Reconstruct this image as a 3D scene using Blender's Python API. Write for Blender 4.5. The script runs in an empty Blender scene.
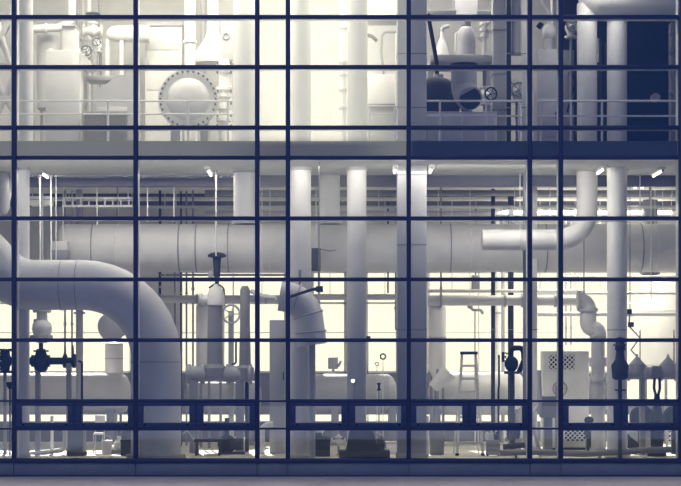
import bpy, bmesh, math, random
from mathutils import Vector, Matrix
random.seed(7)
S = bpy.context.scene
COL = S.collection
PI = math.pi

# ------------------------------------------------------------------ camera
DIST, EYE, PPM, FPX = 36.0, 2.04, 50.0, 1800.0      # glass plane is y = 0, 50 px per metre there
cam_d = bpy.data.cameras.new('camera'); cam = bpy.data.objects.new('camera', cam_d); COL.objects.link(cam)
cam.location = (0, -DIST, EYE); cam.rotation_euler = (PI/2, 0, 0)
cam_d.sensor_width = 36; cam_d.lens = FPX*36/681; cam_d.shift_y = 117/681; cam_d.clip_end = 500
S.camera = cam

# ------------------------------------------------------------------ world: bright hazy sky behind the plant, dusky blue street side
W = bpy.data.worlds.new('world'); S.world = W; W.use_nodes = True
nt = W.node_tree; nt.nodes.clear()
N = nt.nodes.new; L = nt.links.new
tc = N('ShaderNodeTexCoord'); sep = N('ShaderNodeSeparateXYZ'); L(tc.outputs['Generated'], sep.inputs[0])
def m(op, a, b=None, clamp=False):
    n = N('ShaderNodeMath'); n.operation = op; n.use_clamp = clamp
    for i, v in enumerate((a, b)):
        if v is None: continue
        if isinstance(v, (int, float)): n.inputs[i].default_value = v
        else: L(v, n.inputs[i])
    return n.outputs[0]
def ss(x, a, b):
    n = N('ShaderNodeMapRange'); n.interpolation_type = 'SMOOTHSTEP'
    L(x, n.inputs['Value']); n.inputs['From Min'].default_value = a; n.inputs['From Max'].default_value = b
    return n.outputs['Result']
BACK, FRONT = (1.9, 1.75, 1.25), (0.034, 0.08, 0.27)
mixn = N('ShaderNodeMix'); mixn.data_type = 'RGBA'
L(ss(sep.outputs['Y'], -0.05, 0.15), mixn.inputs['Factor'])
mixn.inputs['A'].default_value = (*FRONT, 1); mixn.inputs['B'].default_value = (*BACK, 1)
# a pale gap of sky between the buildings across the street, seen only mirrored in the glass
fy = m('MULTIPLY', sep.outputs['Y'], -1.0); fy = m('MAXIMUM', fy, 0.001)
az = m('DIVIDE', sep.outputs['X'], fy); el = m('DIVIDE', sep.outputs['Z'], fy)
front = ss(sep.outputs['Y'], -0.02, -0.1)
roof = ss(el, 0.1045, 0.113); roofc = ss(el, 0.119, 0.126)
fade = m('SUBTRACT', 1.0, ss(el, 0.45, 0.7)); roofc = m('MULTIPLY', roofc, fade); roof = m('MULTIPLY', roof, m('SUBTRACT', 1.0, ss(el, 0.45, 0.7)))
wide = m('MULTIPLY', m('SUBTRACT', 1.0, ss(az, 0.0355, 0.041)), ss(az, -0.42, -0.28))
core = m('MULTIPLY', m('SUBTRACT', 1.0, ss(az, 0.004, 0.034)), ss(az, -0.085, -0.025))
low = m('MULTIPLY', core, ss(el, 0.02, 0.115))
amt = m('ADD', m('MULTIPLY', m('MULTIPLY', wide, m('MULTIPLY', roof, m('SUBTRACT', 1.0, m('MULTIPLY', core, m('SUBTRACT', 1.0, roofc))))), 0.68), m('ADD', m('MULTIPLY', m('MULTIPLY', core, roofc), 1.1), m('MULTIPLY', low, 0.35)))
amt = m('MULTIPLY', amt, front)
skyc = N('ShaderNodeVectorMath'); skyc.operation = 'SCALE'; skyc.inputs[0].default_value = (1.0, 0.97, 0.72); L(amt, skyc.inputs['Scale'])
addc = N('ShaderNodeVectorMath'); addc.operation = 'ADD'; L(mixn.outputs['Result'], addc.inputs[0]); L(skyc.outputs[0], addc.inputs[1])
zen = N('ShaderNodeVectorMath'); zen.operation = 'SCALE'; zen.inputs[0].default_value = (0.34, 0.36, 0.44); L(ss(sep.outputs['Z'], 0.45, 0.8), zen.inputs['Scale'])
add2 = N('ShaderNodeVectorMath'); add2.operation = 'ADD'; L(addc.outputs[0], add2.inputs[0]); L(zen.outputs[0], add2.inputs[1])
bg = N('ShaderNodeBackground'); L(add2.outputs[0], bg.inputs['Color']); bg.inputs['Strength'].default_value = 1.0
wo = N('ShaderNodeOutputWorld'); L(bg.outputs[0], wo.inputs[0])

# ------------------------------------------------------------------ sun and room light
def light(name, kind, loc, rot, energy, col=(1, 0.955, 0.86), size=None, size_y=None, spread=None):
    d = bpy.data.lights.new(name, kind); d.energy = energy; d.color = col
    if kind == 'AREA':
        d.shape = 'RECTANGLE'; d.size = size; d.size_y = size_y or size
        if spread: d.spread = spread
    if kind == 'SUN': d.angle = size
    o = bpy.data.objects.new(name, d); COL.objects.link(o); o.location = loc; o.rotation_euler = rot
    return o
def aim(o, target):
    o.rotation_euler = (Vector(target)-o.location).to_track_quat('-Z', 'Y').to_euler()
sun = light('sun', 'SUN', (0, 30, 30), (math.radians(-58.5), 0, math.radians(8)), 12.0, (1, 0.95, 0.82), math.radians(1.5))
WARM, SOFT = (1, 0.945, 0.72), (1, 0.95, 0.80)
light('upper_fill_west', 'AREA', (-5.0, 1.9, 11.3), (math.radians(18), 0, 0), 400, WARM, size=5, size_y=2)  # added fill above the left bays, unseen, no fixture
light('upper_fill_middle', 'AREA', (-1.4, 1.9, 11.3), (math.radians(18), 0, 0), 480, WARM, size=4, size_y=2)  # added fill that brightens the middle bays, out of view
light('upper_fill_east', 'AREA', (2.6, 3.4, 11.3), (math.radians(15), 0, 0), 210, SOFT, size=2, size_y=2)  # added fill for the equipment right of the square column, unseen
light('upper_fill_far_east', 'AREA', (5.1, 0.7, 9.8), (0, 0, 0), 42, SOFT, size=1.5, size_y=.3)  # added fill hung out of view to brighten the upper right pipes
light('ground_perimeter_lamp', 'AREA', (-1.2, 0.5, 5.98), (math.radians(18), 0, 0), 105, SOFT, size=13, size_y=0.2)
light('ground_lamp_west', 'AREA', (-4.2, 2.3, 5.95), (0, 0, 0), 105, SOFT, size=5, size_y=0.5)
light('ground_lamp_middle', 'AREA', (0.6, 1.0, 5.95), (math.radians(20), 0, 0), 16, SOFT, size=4, size_y=0.5)
light('ground_lamp_east', 'AREA', (3.4, 0.8, 5.95), (math.radians(28), 0, 0), 70, SOFT, size=2.6, size_y=0.3)
light('ground_lamp_rear_east', 'AREA', (5.8, 6.6, 5.6), (0, 0, 0), 380, WARM, size=4, size_y=1.2)

S.view_settings.view_transform = 'Standard'; S.view_settings.look = 'None'
S.view_settings.gamma = 1; S.view_settings.use_curve_mapping = False
S.view_settings.exposure = 0.0
S.cycles.transparent_max_bounces = 24

# ------------------------------------------------------------------ materials
def mat(name, col, rough=0.5, metal=0.0, var=0.06, scale=3.0, emit=None):
    mt = bpy.data.materials.new(name); mt.use_nodes = True
    t = mt.node_tree; b = t.nodes['Principled BSDF']
    b.inputs['Roughness'].default_value = rough; b.inputs['Metallic'].default_value = metal
    tcn = t.nodes.new('ShaderNodeTexCoord'); nz = t.nodes.new('ShaderNodeTexNoise')
    nz.inputs['Scale'].default_value = scale; nz.inputs['Detail'].default_value = 5
    t.links.new(tcn.outputs['Object'], nz.inputs['Vector'])
    rp = t.nodes.new('ShaderNodeValToRGB')
    rp.color_ramp.elements[0].position = 0.3; rp.color_ramp.elements[1].position = 0.7
    rp.color_ramp.elements[0].color = (*[c*(1-var) for c in col], 1)
    rp.color_ramp.elements[1].color = (*[min(1, c*(1+var)) for c in col], 1)
    t.links.new(nz.outputs['Fac'], rp.inputs['Fac']); t.links.new(rp.outputs['Color'], b.inputs['Base Color'])
    bp = t.nodes.new('ShaderNodeBump'); bp.inputs['Strength'].default_value = 0.05; bp.inputs['Distance'].default_value = 0.02
    t.links.new(nz.outputs['Fac'], bp.inputs['Height']); t.links.new(bp.outputs['Normal'], b.inputs['Normal'])
    if max(col) < 0.08:
        b.inputs['Specular IOR Level'].default_value = 0.15
    if emit:
        b.inputs['Emission Color'].default_value = (*emit[0], 1); b.inputs['Emission Strength'].default_value = emit[1]
    return mt
NAVY = mat('navy_aluminium', (0.02, 0.048, 0.16), 0.45)
NAVYW = mat('navy_window_frame', (0.03, 0.065, 0.19), 0.45)
INNER = mat('pale_mullion_paint', (0.75, 0.74, 0.70), 0.4)
WHITE = mat('white_paint', (0.82, 0.81, 0.80), 0.45)
PALE = mat('pale_insulation', (0.66, 0.65, 0.66), 0.5)
GREY = mat('grey_cladding', (0.43, 0.425, 0.455), 0.5)
MID = mat('mid_grey_paint', (0.27, 0.27, 0.29), 0.5)
BEAM = mat('dark_beam_paint', (0.12, 0.12, 0.15), 0.6)
DARK = mat('dark_grey_iron', (0.045, 0.047, 0.06), 0.6)
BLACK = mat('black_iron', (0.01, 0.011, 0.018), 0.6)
STEEL = mat('bare_steel', (0.55, 0.55, 0.55), 0.3, 0.8)
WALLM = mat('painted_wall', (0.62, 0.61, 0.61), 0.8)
WALLD = mat('grey_concrete_wall', (0.2, 0.2, 0.23), 0.85)
CEIL = mat('ceiling_paint', (0.6, 0.6, 0.58), 0.8)
FASC = mat('slab_edge_panel', (0.13, 0.13, 0.16), 0.5)
FLOORM = mat('pale_concrete_floor', (0.6, 0.59, 0.56), 0.6, scale=1.2, var=0.12)
ASPH = mat('dark_asphalt', (0.05, 0.075, 0.17), 0.85)
PAVE = mat('paving_stone', (0.50, 0.44, 0.43), 0.8, scale=1.0, var=0.12)
KICK = mat('blue_grey_kick_panel', (0.19, 0.24, 0.33), 0.4)
TUBE = mat('lit_fluorescent_tube', (0.9, 0.9, 0.8), 0.5, emit=((1, 0.98, 0.78), 6.0))
def glass(name, refl, tint):
    mt = bpy.data.materials.new(name); mt.use_nodes = True; t = mt.node_tree; t.nodes.clear()
    tr = t.nodes.new('ShaderNodeBsdfTransparent'); tr.inputs[0].default_value = (*tint, 1)
    gl = t.nodes.new('ShaderNodeBsdfGlossy'); gl.inputs['Roughness'].default_value = 0.0
    mx = t.nodes.new('ShaderNodeMixShader'); mx.inputs[0].default_value = refl
    o = t.nodes.new('ShaderNodeOutputMaterial')
    t.links.new(tr.outputs[0], mx.inputs[1]); t.links.new(gl.outputs[0], mx.inputs[2]); t.links.new(mx.outputs[0], o.inputs[0])
    return mt
GLASS = glass('facade_glass', 0.16, (0.97, 0.975, 0.98))
CLEAR = glass('rear_glass', 0.04, (0.98, 0.98, 0.97))
# diamond perforated grille: holes by a node mask of transparency
def grille_mat():
    mt = bpy.data.materials.new('diamond_grille'); mt.use_nodes = True; t = mt.node_tree
    b = t.nodes['Principled BSDF']; b.inputs['Base Color'].default_value = (0.6, 0.6, 0.58, 1); b.inputs['Roughness'].default_value = 0.5
    return mt
GRIL = grille_mat()

# ------------------------------------------------------------------ geometry helpers
def sc(d): return (DIST+d)/(DIST*PPM)                 # metres per photo pixel at depth d behind the glass
def X(px, d): return (px-340.5)*sc(d)
def Z(py, d): return EYE+(360-py)*sc(d)
def P(px, py, d): return Vector((X(px, d), d, Z(py, d)))
FLOOR_Z, SLAB_B, SLAB_T, ROOF_Z, REAR = 0.0, 6.08, 6.44, 11.6, 9.0

class MB:
    def __init__(self): self.bm = bmesh.new()
    def box(self, a, b, bev=0.0):
        c = [(a[i]+b[i])/2 for i in range(3)]; s = [max(abs(b[i]-a[i]), 1e-4) for i in range(3)]
        r = bmesh.ops.create_cube(self.bm, size=1)
        bmesh.ops.scale(self.bm, vec=s, verts=r['verts']); bmesh.ops.translate(self.bm, vec=c, verts=r['verts'])
        if bev:
            es = list({e for v in r['verts'] for e in v.link_edges})
            bmesh.ops.bevel(self.bm, geom=es, offset=min(bev, min(s)*0.45), segments=2, affect='EDGES', profile=0.5)
        return self
    def tube(self, pts, r, seg=20, cap=True):
        pts = [Vector(p) for p in pts]; n = len(pts)
        rs = r if isinstance(r, (list, tuple)) else [r]*n
        tans = []
        for i in range(n):
            a = pts[max(i-1, 0)]; b = pts[min(i+1, n-1)]; t = (b-a)
            tans.append(t.normalized() if t.length > 1e-9 else Vector((0, 0, 1)))
        u = Vector((0, 1, 0)) if abs(tans[0].y) < 0.9 else Vector((1, 0, 0))
        rings = []
        for i in range(n):
            t = tans[i]; u = (u-t*u.dot(t)).normalized(); v = t.cross(u)
            rings.append([self.bm.verts.new(pts[i]+(u*math.cos(2*PI*k/seg)+v*math.sin(2*PI*k/seg))*rs[i]) for k in range(seg)])
        for i in range(n-1):
            for k in range(seg):
                self.bm.faces.new((rings[i][k], rings[i][(k+1) % seg], rings[i+1][(k+1) % seg], rings[i+1][k]))
        if cap:
            self.bm.faces.new(list(reversed(rings[0]))); self.bm.faces.new(rings[-1])
        return self
    def cyl(self, p0, p1, r, seg=24, r2=None):
        return self.tube([p0, p1], [r, r if r2 is None else r2], seg)
    def lathe(self, c, axis, prof, seg=28):           # prof: (distance along axis, radius)
        c = Vector(c); ax = Vector(axis).normalized()
        return self.tube([c+ax*t for t, _ in prof], [max(q, 0.0015) for _, q in prof], seg) if self._mono(prof) else self._lathe(c, ax, prof, seg)
    def _mono(self, prof): return all(prof[i+1][0] > prof[i][0]+1e-6 for i in range(len(prof)-1))
    def _lathe(self, c, ax, prof, seg):
        u = Vector((1, 0, 0)) if abs(ax.x) < 0.9 else Vector((0, 1, 0)); u = (u-ax*u.dot(ax)).normalized(); v = ax.cross(u)
        rings = [[self.bm.verts.new(c+ax*t+(u*math.cos(2*PI*k/seg)+v*math.sin(2*PI*k/seg))*max(q, 0.0015)) for k in range(seg)] for t, q in prof]
        for i in range(len(prof)-1):
            for k in range(seg):
                self.bm.faces.new((rings[i][k], rings[i][(k+1) % seg], rings[i+1][(k+1) % seg], rings[i+1][k]))
        self.bm.faces.new(list(reversed(rings[0]))); self.bm.faces.new(rings[-1])
        return self
    def torus(self, c, axis, R, r, seg=28, rs=8):
        c = Vector(c); ax = Vector(axis).normalized()
        u = Vector((1, 0, 0)) if abs(ax.x) < 0.9 else Vector((0, 1, 0)); u = (u-ax*u.dot(ax)).normalized(); v = ax.cross(u)
        rings = []
        for i in range(seg):
            dr = u*math.cos(2*PI*i/seg)+v*math.sin(2*PI*i/seg)
            rings.append([self.bm.verts.new(c+dr*(R+r*math.cos(2*PI*k/rs))+ax*(r*math.sin(2*PI*k/rs))) for k in range(rs)])
        for i in range(seg):
            for k in range(rs):
                self.bm.faces.new((rings[i][k], rings[(i+1) % seg][k], rings[(i+1) % seg][(k+1) % rs], rings[i][(k+1) % rs]))
        return self
    def ball(self, c, r, s=(1, 1, 1), u=20, v=12):
        q = bmesh.ops.create_uvsphere(self.bm, u_segments=u, v_segments=v, radius=r)
        bmesh.ops.scale(self.bm, vec=s, verts=q['verts']); bmesh.ops.translate(self.bm, vec=c, verts=q['verts'])
        return self
    def prism(self, pts, vec):                        # polygon points, extruded by vec
        a = [self.bm.verts.new(p) for p in pts]; b = [self.bm.verts.new(Vector(p)+Vector(vec)) for p in pts]
        n = len(pts); self.bm.faces.new(a); self.bm.faces.new(list(reversed(b)))
        for i in range(n): self.bm.faces.new((a[i], b[i], b[(i+1) % n], a[(i+1) % n]))
        return self
    def build(self, name, material, parent=None):
        bmesh.ops.recalc_face_normals(self.bm, faces=self.bm.faces)
        off = Vector((0, 0, 0)); q = parent
        while q: off += q.location; q = q.parent
        if parent: bmesh.ops.translate(self.bm, vec=-off, verts=self.bm.verts)
        me = bpy.data.meshes.new(name); self.bm.to_mesh(me); self.bm.free()
        for f in me.polygons: f.use_smooth = True
        me.set_sharp_from_angle(angle=math.radians(38))
        me.materials.append(material)
        o = bpy.data.objects.new(name, me); COL.objects.link(o)
        if parent: o.parent = parent
        return o
def tag(o, label, cat, group=None, kind=None):
    o['label'] = label; o['category'] = cat
    if group: o['group'] = group
    if kind: o['kind'] = kind
    return o
def thing(name, label, cat, loc, group=None):
    o = bpy.data.objects.new(name, None); COL.objects.link(o); o.location = loc; o.empty_display_size = 0.1
    return tag(o, label, cat, group)
def struct(name, mb, material, parent=None):
    o = mb.build(name, material, parent)
    if parent is None: o['kind'] = 'structure'
    return o
def fillet(pts, rad, n=10):
    pts = [Vector(p) for p in pts]; out = [pts[0]]
    for i in range(1, len(pts)-1):
        a, b, c = pts[i-1], pts[i], pts[i+1]
        r = rad[i-1] if isinstance(rad, (list, tuple)) else rad
        d1 = (a-b).normalized(); d2 = (c-b).normalized()
        ang = d1.angle(d2)
        if abs(ang-PI) < 1e-3: out.append(b); continue
        t = r/math.tan(ang/2); t = min(t, (a-b).length*0.98, (c-b).length*0.98); r2 = t*math.tan(ang/2)
        cen = b+(d1+d2).normalized()*(r2/math.sin(ang/2))
        s = b+d1*t-cen; e = b+d2*t-cen
        for k in range(n+1):
            f = k/n; w = s.angle(e)
            out.append(cen+(s*math.sin((1-f)*w)+e*math.sin(f*w))/math.sin(w))
    out.append(pts[-1]); return out

# ================================================================== SETTING
mullx = [-107, -17, 14.5, 136, 257.3, 288, 408.6, 529.6, 560.5, 680.5, 711.5, 790]
transy = [-93, -43, 17.4, 67.4, 127.8, 158, 218.5, 279.5, 340.2, 401, 428.5]
XL, XR = -9.2, 9.2
struct('floor', MB().box((XL, 0.0, -0.28), (XR, REAR+0.4, 0.0)), FLOORM)
struct('floor_upper', MB().box((XL, 0.16, SLAB_B), (XR, REAR+0.4, SLAB_T)), FASC)
struct('ceiling', MB().box((XL, 0.16, SLAB_B-0.03), (XR, REAR, SLAB_B)), CEIL)
struct('ceiling_upper', MB().box((XL-0.3, -0.1, ROOF_Z), (XR+0.3, REAR+0.4, ROOF_Z+0.3)), CEIL)
struct('wall_left', MB().box((XL-0.3, 0.0, -0.28), (XL, REAR+0.4, ROOF_Z)), WALLM)
struct('wall_right', MB().box((XR, 0.0, -0.28), (XR+0.3, REAR+0.4, ROOF_Z)), WALLM)
struct('wall_rear_upper', MB().box((XL, 7.0, SLAB_T), (XR, 7.3, ROOF_Z)), WALLM)
# rear ground wall: bands above, between and below two ribbon openings
zt, zb = Z(271, REAR), Z(373, REAR); lt, lb = Z(414, REAR), Z(421.8, REAR)
struct('wall_rear_top', MB().box((XL, REAR, zt), (XR, REAR+0.3, SLAB_B-0.03)), WALLM)
struct('wall_rear_middle', MB().box((XL, REAR, lt), (XR, REAR+0.3, Z(401, REAR))).box((XL, REAR, Z(401, REAR)), (X(612, REAR), REAR+0.3, zb)).box((X(708, REAR), REAR, Z(401, REAR)), (XR, REAR+0.3, zb)), WALLD)
struct('wall_rear_bottom', MB().box((XL, REAR, 0.0), (XR, REAR+0.3, lb)), WALLD)
# solid piers between the rear windows
for i, (a, b) in enumerate([(-40, -30), (131, 180), (286, 312), (346, 366), (398, 428), (708, 725)]):
    struct('wall_rear_pier_%d' % (i+1), MB().box((X(a, REAR), REAR, zb), (X(b, REAR), REAR+0.3, zt)), WALLM)
# rear windows: frame + pane each
segs = [(-30, 131), (180, 286), (312, 346), (366, 398), (428, 530), (530, 612), (612, 708)]
ZB = zb
wn = 0
for a, b in segs:
    wn += 1; x0, x1 = X(a, REAR), X(b, REAR); zb = Z(401, REAR) if a == 612 else ZB
    f = MB(); y0, y1 = REAR+0.1, REAR+0.16
    for q in (x0, x1-0.05): f.box((q, y0, zb), (q+0.05, y1, zt))
    for q in (zb, zt-0.05): f.box((x0, y0, q), (x1, y1, q+0.05))
    zm = Z(304, REAR); f.box((x0, y0, zm), (x1, y1, zm+0.05))
    zm2 = Z(333, REAR); f.box((x0, y0, zm2), (x1, y1, zm2+0.02))
    k = max(1, round((x1-x0)/1.3))
    for j in range(1, k): q = x0+(x1-x0)*j/k; f.box((q-0.015, y0, zb), (q+0.015, y1, zt))
    fr = struct('window_%d' % wn, f, WHITE)
    MB().box((x0, REAR+0.12, zb), (x1, REAR+0.14, zt)).build('pane', CLEAR, fr)
wn += 1
fr = struct('window_%d' % wn, MB().box((XL, REAR+0.1, lt-0.02), (XR, REAR+0.16, lt)).box((XL, REAR+0.1, lb), (XR, REAR+0.16, lb+0.02)), WHITE)
MB().box((XL, REAR+0.12, lb), (XR, REAR+0.14, lt)).build('pane', CLEAR, fr)
# pavement, kick panel, sill
struct('pavement', MB().box((-30, -3.6, -0.5), (30, 0.0, -0.285)), PAVE)
struct('road', MB().box((-40, -60, -0.6), (40, -3.6, -0.42)), ASPH)
tn = 0
for i in range(len(mullx)-1):
    tn += 1; a, b = X(mullx[i], 0), X(mullx[i+1], 0)
    struct('trim_%d' % tn, MB().box((a+0.006, -0.06, -0.27), (b-0.006, 0.0, -0.02), 0.008), KICK)
tn += 1
struct('trim_%d' % tn, MB().box((X(mullx[0], 0), -0.09, -0.02), (X(mullx[-1], 0), 0.12, 0.075), 0.01), NAVY)
tn += 1
struct('trim_%d' % tn, MB().box((X(mullx[0], 0), -0.09, -0.30), (X(mullx[-1], 0), 0.0, -0.255), 0.004), NAVY)
zfac = ROOF_Z
for px in mullx:                                       # vertical mullions: navy outer cap, pale inner box
    tn += 1; c = X(px, 0)
    o = struct('trim_%d' % tn, MB().box((c-0.045, -0.09, 0.075), (c+0.045, 0.03, zfac), 0.006), NAVY)
    MB().box((c-0.04, 0.03, 0.075), (c+0.04, 0.30, zfac)).build('inner_profile', INNER, o)
for py in transy:                                      # horizontal transoms
    z = Z(py, 0)
    for i in range(len(mullx)-1):
        narrow = (py in (401, 428.5)) and (mullx[i+1]-mullx[i] < 40)
        a, b = X(mullx[i], 0)+0.045, X(mullx[i+1], 0)-0.045; tn += 1
        h = 0.02 if narrow else 0.038
        o = struct('trim_%d' % tn, MB().box((a, -0.08, z-h), (b, 0.03, z+h), 0.005), NAVY)
        MB().box((a, 0.03, z-h*0.8), (b, 0.24, z+h*0.8)).build('inner_profile', INNER, o)
# glazing: one pane per cell; in the awning row two hinged lights in every wide bay
rows = [ROOF_Z]+[Z(y, 0) for y in transy]+[0.075]
for i in range(len(mullx)-1):
    a, b = X(mullx[i], 0)+0.045, X(mullx[i+1], 0)-0.045
    for j in range(len(rows)-1):
        z1, z0 = rows[j]-0.03, rows[j+1]+0.03; wn += 1
        if j == len(rows)-3 and b-a > 1.0:
            z1, z0 = rows[j]-0.038, rows[j+1]+0.038
            midx = (a+b)/2; q = 0
            for (u, v) in ((a, midx-0.03), (midx+0.03, b)):
                f = MB(); w = 0.11
                f.box((u, -0.09, z0), (v, 0.02, z0+0.08), 0.006).box((u, -0.09, z1-0.06), (v, 0.02, z1), 0.006)
                f.box((u, -0.09, z0+0.08), (u+w, 0.02, z1-0.06), 0.006).box((v-w, -0.09, z0+0.08), (v, 0.02, z1-0.06), 0.006)
                o = struct('window_%d' % wn, f, NAVYW)
                MB().box((u+w, -0.04, z0+0.08), (v-w, -0.028, z1-0.06)).build('pane', GLASS, o)
                for hx in (u+0.14, v-0.14):
                    MB().cyl((hx, -0.10, z0+0.04), (hx, -0.09, z0+0.04), 0.018, 12).build('latch', BLACK, o)
                wn += 1
            tn += 1
            struct('trim_%d' % tn, MB().box((midx-0.03, -0.085, z0), (midx+0.03, 0.10, z1)), NAVY)
            wn -= 1
        else:
            o = MB().box((a, -0.03, z0-0.01), (b, -0.018, z1+0.01)).build('window_%d' % wn, GLASS); o['kind'] = 'structure'
for nm, a, b in (('wall_front_left', XL-0.3, X(mullx[0], 0)-0.045), ('wall_front_right', X(mullx[-1], 0)+0.045, XR+0.3)):
    struct(nm, MB().box((a, -0.1, -0.28), (b, 0.0, ROOF_Z)), NAVY)
# ceiling beams of the ground floor
struct('trim_%d' % (tn+1), MB().box((XL, 3.1, Z(186, 3.1)), (XR, 3.4, SLAB_B-0.03)), BEAM)
struct('trim_%d' % (tn+2), MB().box((XL, 7.4, 5.75), (XR, 7.7, SLAB_B-0.03)), BEAM)

# ================================================================== BUILDERS
def column(px0, px1, d, upper, label, square=False, m_=PALE, group='tall pale columns behind the glass', name='column', z0=None, z1=None):
    a, b = X(px0, d), X(px1, d); r = (b-a)/2; c = (a+b)/2
    lo = (SLAB_T if upper else 0.0) if z0 is None else z0; hi = (ROOF_Z if upper else SLAB_B-0.03) if z1 is None else z1
    t = thing(name, label, 'column', (c, d, lo), group); t['kind'] = 'structure'
    if square:
        MB().box((a, d-r, lo), (b, d+r, hi), 0.015).build('shaft', m_, t)
        MB().box((a-0.02, d-r-0.02, lo), (b+0.02, d+r+0.02, lo+0.12), 0.01).build('base_plate', GREY, t)
        for py in ((54, 108) if upper else (175, 245, 330)):
            z = Z(py, d-r); MB().box((a-0.006, d-r-0.006, z), (b+0.006, d+r+0.006, z+0.02)).build('joint_band', MID, t)
    else:
        MB().cyl((c, d, lo), (c, d, hi), r, 36).build('shaft', m_, t)
        MB().lathe((c, d, lo), (0, 0, 1), [(0, r*1.18), (0.06, r*1.18), (0.1, r*1.02)]).build('base_plate', GREY, t)
        MB().lathe((c, d, hi-0.07), (0, 0, 1), [(0, r*1.02), (0.03, r*1.12), (0.07, r*1.12)]).build('collar', GREY, t)
    return t
def flange(mb, c, axis, r, th=0.05):
    ax = Vector(axis).normalized(); c = Vector(c)
    mb.cyl(c-ax*th/2, c+ax*th/2, r, 24)
    u = Vector((1, 0, 0)) if abs(ax.x) < 0.9 else Vector((0, 1, 0)); u = (u-ax*u.dot(ax)).normalized(); v = ax.cross(u)
    for k in range(8):
        q = c+(u*math.cos(2*PI*k/8)+v*math.sin(2*PI*k/8))*r*0.86
        mb.cyl(q-ax*(th/2+0.012), q+ax*(th/2+0.012), r*0.07+0.004, 6)
def pipe(name, label, pts, r, m_, rad=0.3, flanges=(), bands=(), hang=(), group=None, cat='pipe', fm=None, feet=(), top=SLAB_B-0.03, hr=0.008, foot_z=0.0):
    """pts in metres; flanges/bands = (point, axis); hang/feet = points on the pipe with a rod up / a post down."""
    path = fillet(pts, rad) if len(pts) > 2 else [Vector(p) for p in pts]
    if hang or feet or flanges or bands:
        t = thing(name, label, cat, path[0], group)
        MB().tube(path, r, 28).build('barrel', m_, t)
    else:
        return tag(MB().tube(path, r, 24).build(name, m_), label, cat, group)
    for c, ax in flanges:
        f = MB(); flange(f, c, ax, r*1.32, max(0.04, r*0.25)); f.build('flange', fm or m_, t)
    for c, ax in bands:
        a = Vector(ax).normalized(); MB().cyl(Vector(c)-a*0.012, Vector(c)+a*0.012, r*1.025, 28).build('seam_band', fm or GREY, t)
    for c in hang:
        c = Vector(c)
        MB().torus(c, (1, 0, 0), r+0.006, 0.01, 24, 6).cyl((c.x, c.y, c.z+r), (c.x, c.y, top), hr, 8).build('hanger', INNER, t)
    for c in feet:
        c = Vector(c); w = r*0.5+0.03
        MB().box((c.x-w*0.4, c.y-w*0.5, foot_z), (c.x+w*0.4, c.y+w*0.5, c.z-r*0.8), 0.006).box((c.x-w, c.y-w, foot_z), (c.x+w, c.y+w, foot_z+0.02)).build('support_post', MID, t)
    return t
def wheel(parent, c, axis, R, m_, name='handwheel'):
    c = Vector(c); ax = Vector(axis).normalized()
    w = MB().torus(c, ax, R, R*0.11+0.003, 28, 8)
    u = Vector((1, 0, 0)) if abs(ax.x) < 0.9 else Vector((0, 1, 0)); u = (u-ax*u.dot(ax)).normalized(); v = ax.cross(u)
    for k in range(5):
        q = u*math.cos(2*PI*k/5)+v*math.sin(2*PI*k/5); w.cyl(c, c+q*R, R*0.06+0.002, 6)
    w.cyl(c-ax*R*0.14, c+ax*R*0.14, R*0.2, 12)
    return w.build(name, m_, parent)
def valve(label, c, s, m_, axis=(1, 0, 0), wm=None, wheel_axis=(0, 0, 1), group=None, foot=None, name='gate_valve', hang=None, wall=None):
    """s = half length between flanges."""
    c = Vector(c); ax = Vector(axis).normalized(); up = Vector(wheel_axis).normalized()
    t = thing(name, label, 'valve', c, group)
    MB().lathe(c-ax*s, ax, [(0, s*.42), (s*.45, s*.45), (s*.75, s*.62), (s*1.0, s*.68), (s*1.25, s*.62), (s*1.55, s*.45), (2*s, s*.42)], 24).build('body', m_, t)
    for k in (-1, 1):
        f = MB(); flange(f, c+ax*s*k, ax, s*.72, s*.16); f.build('flange', m_, t)
    MB().lathe(c, up, [(0, s*.45), (s*.75, s*.4), (s*.78, s*.6), (s*.92, s*.6), (s*.95, s*.36), (s*1.3, s*.16)], 20).build('bonnet', m_, t)
    st = MB().cyl(c+up*s*1.2, c+up*s*2.15, s*.08, 10).build('stem', STEEL, t)
    wheel(st, c+up*s*1.95, up, s*.72, wm or m_)
    if foot is not None:
        MB().cyl((c.x, c.y, foot), (c.x, c.y, c.z-s*.4), s*.16, 12).box((c.x-s*.4, c.y-s*.4, foot), (c.x+s*.4, c.y+s*.4, foot+0.02)).build('support_post', MID, t)
    if hang is not None:
        MB().cyl((c.x, c.y, c.z), (c.x, c.y, hang), 0.01, 8).build('hanger', MID, t)
    return t
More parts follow.
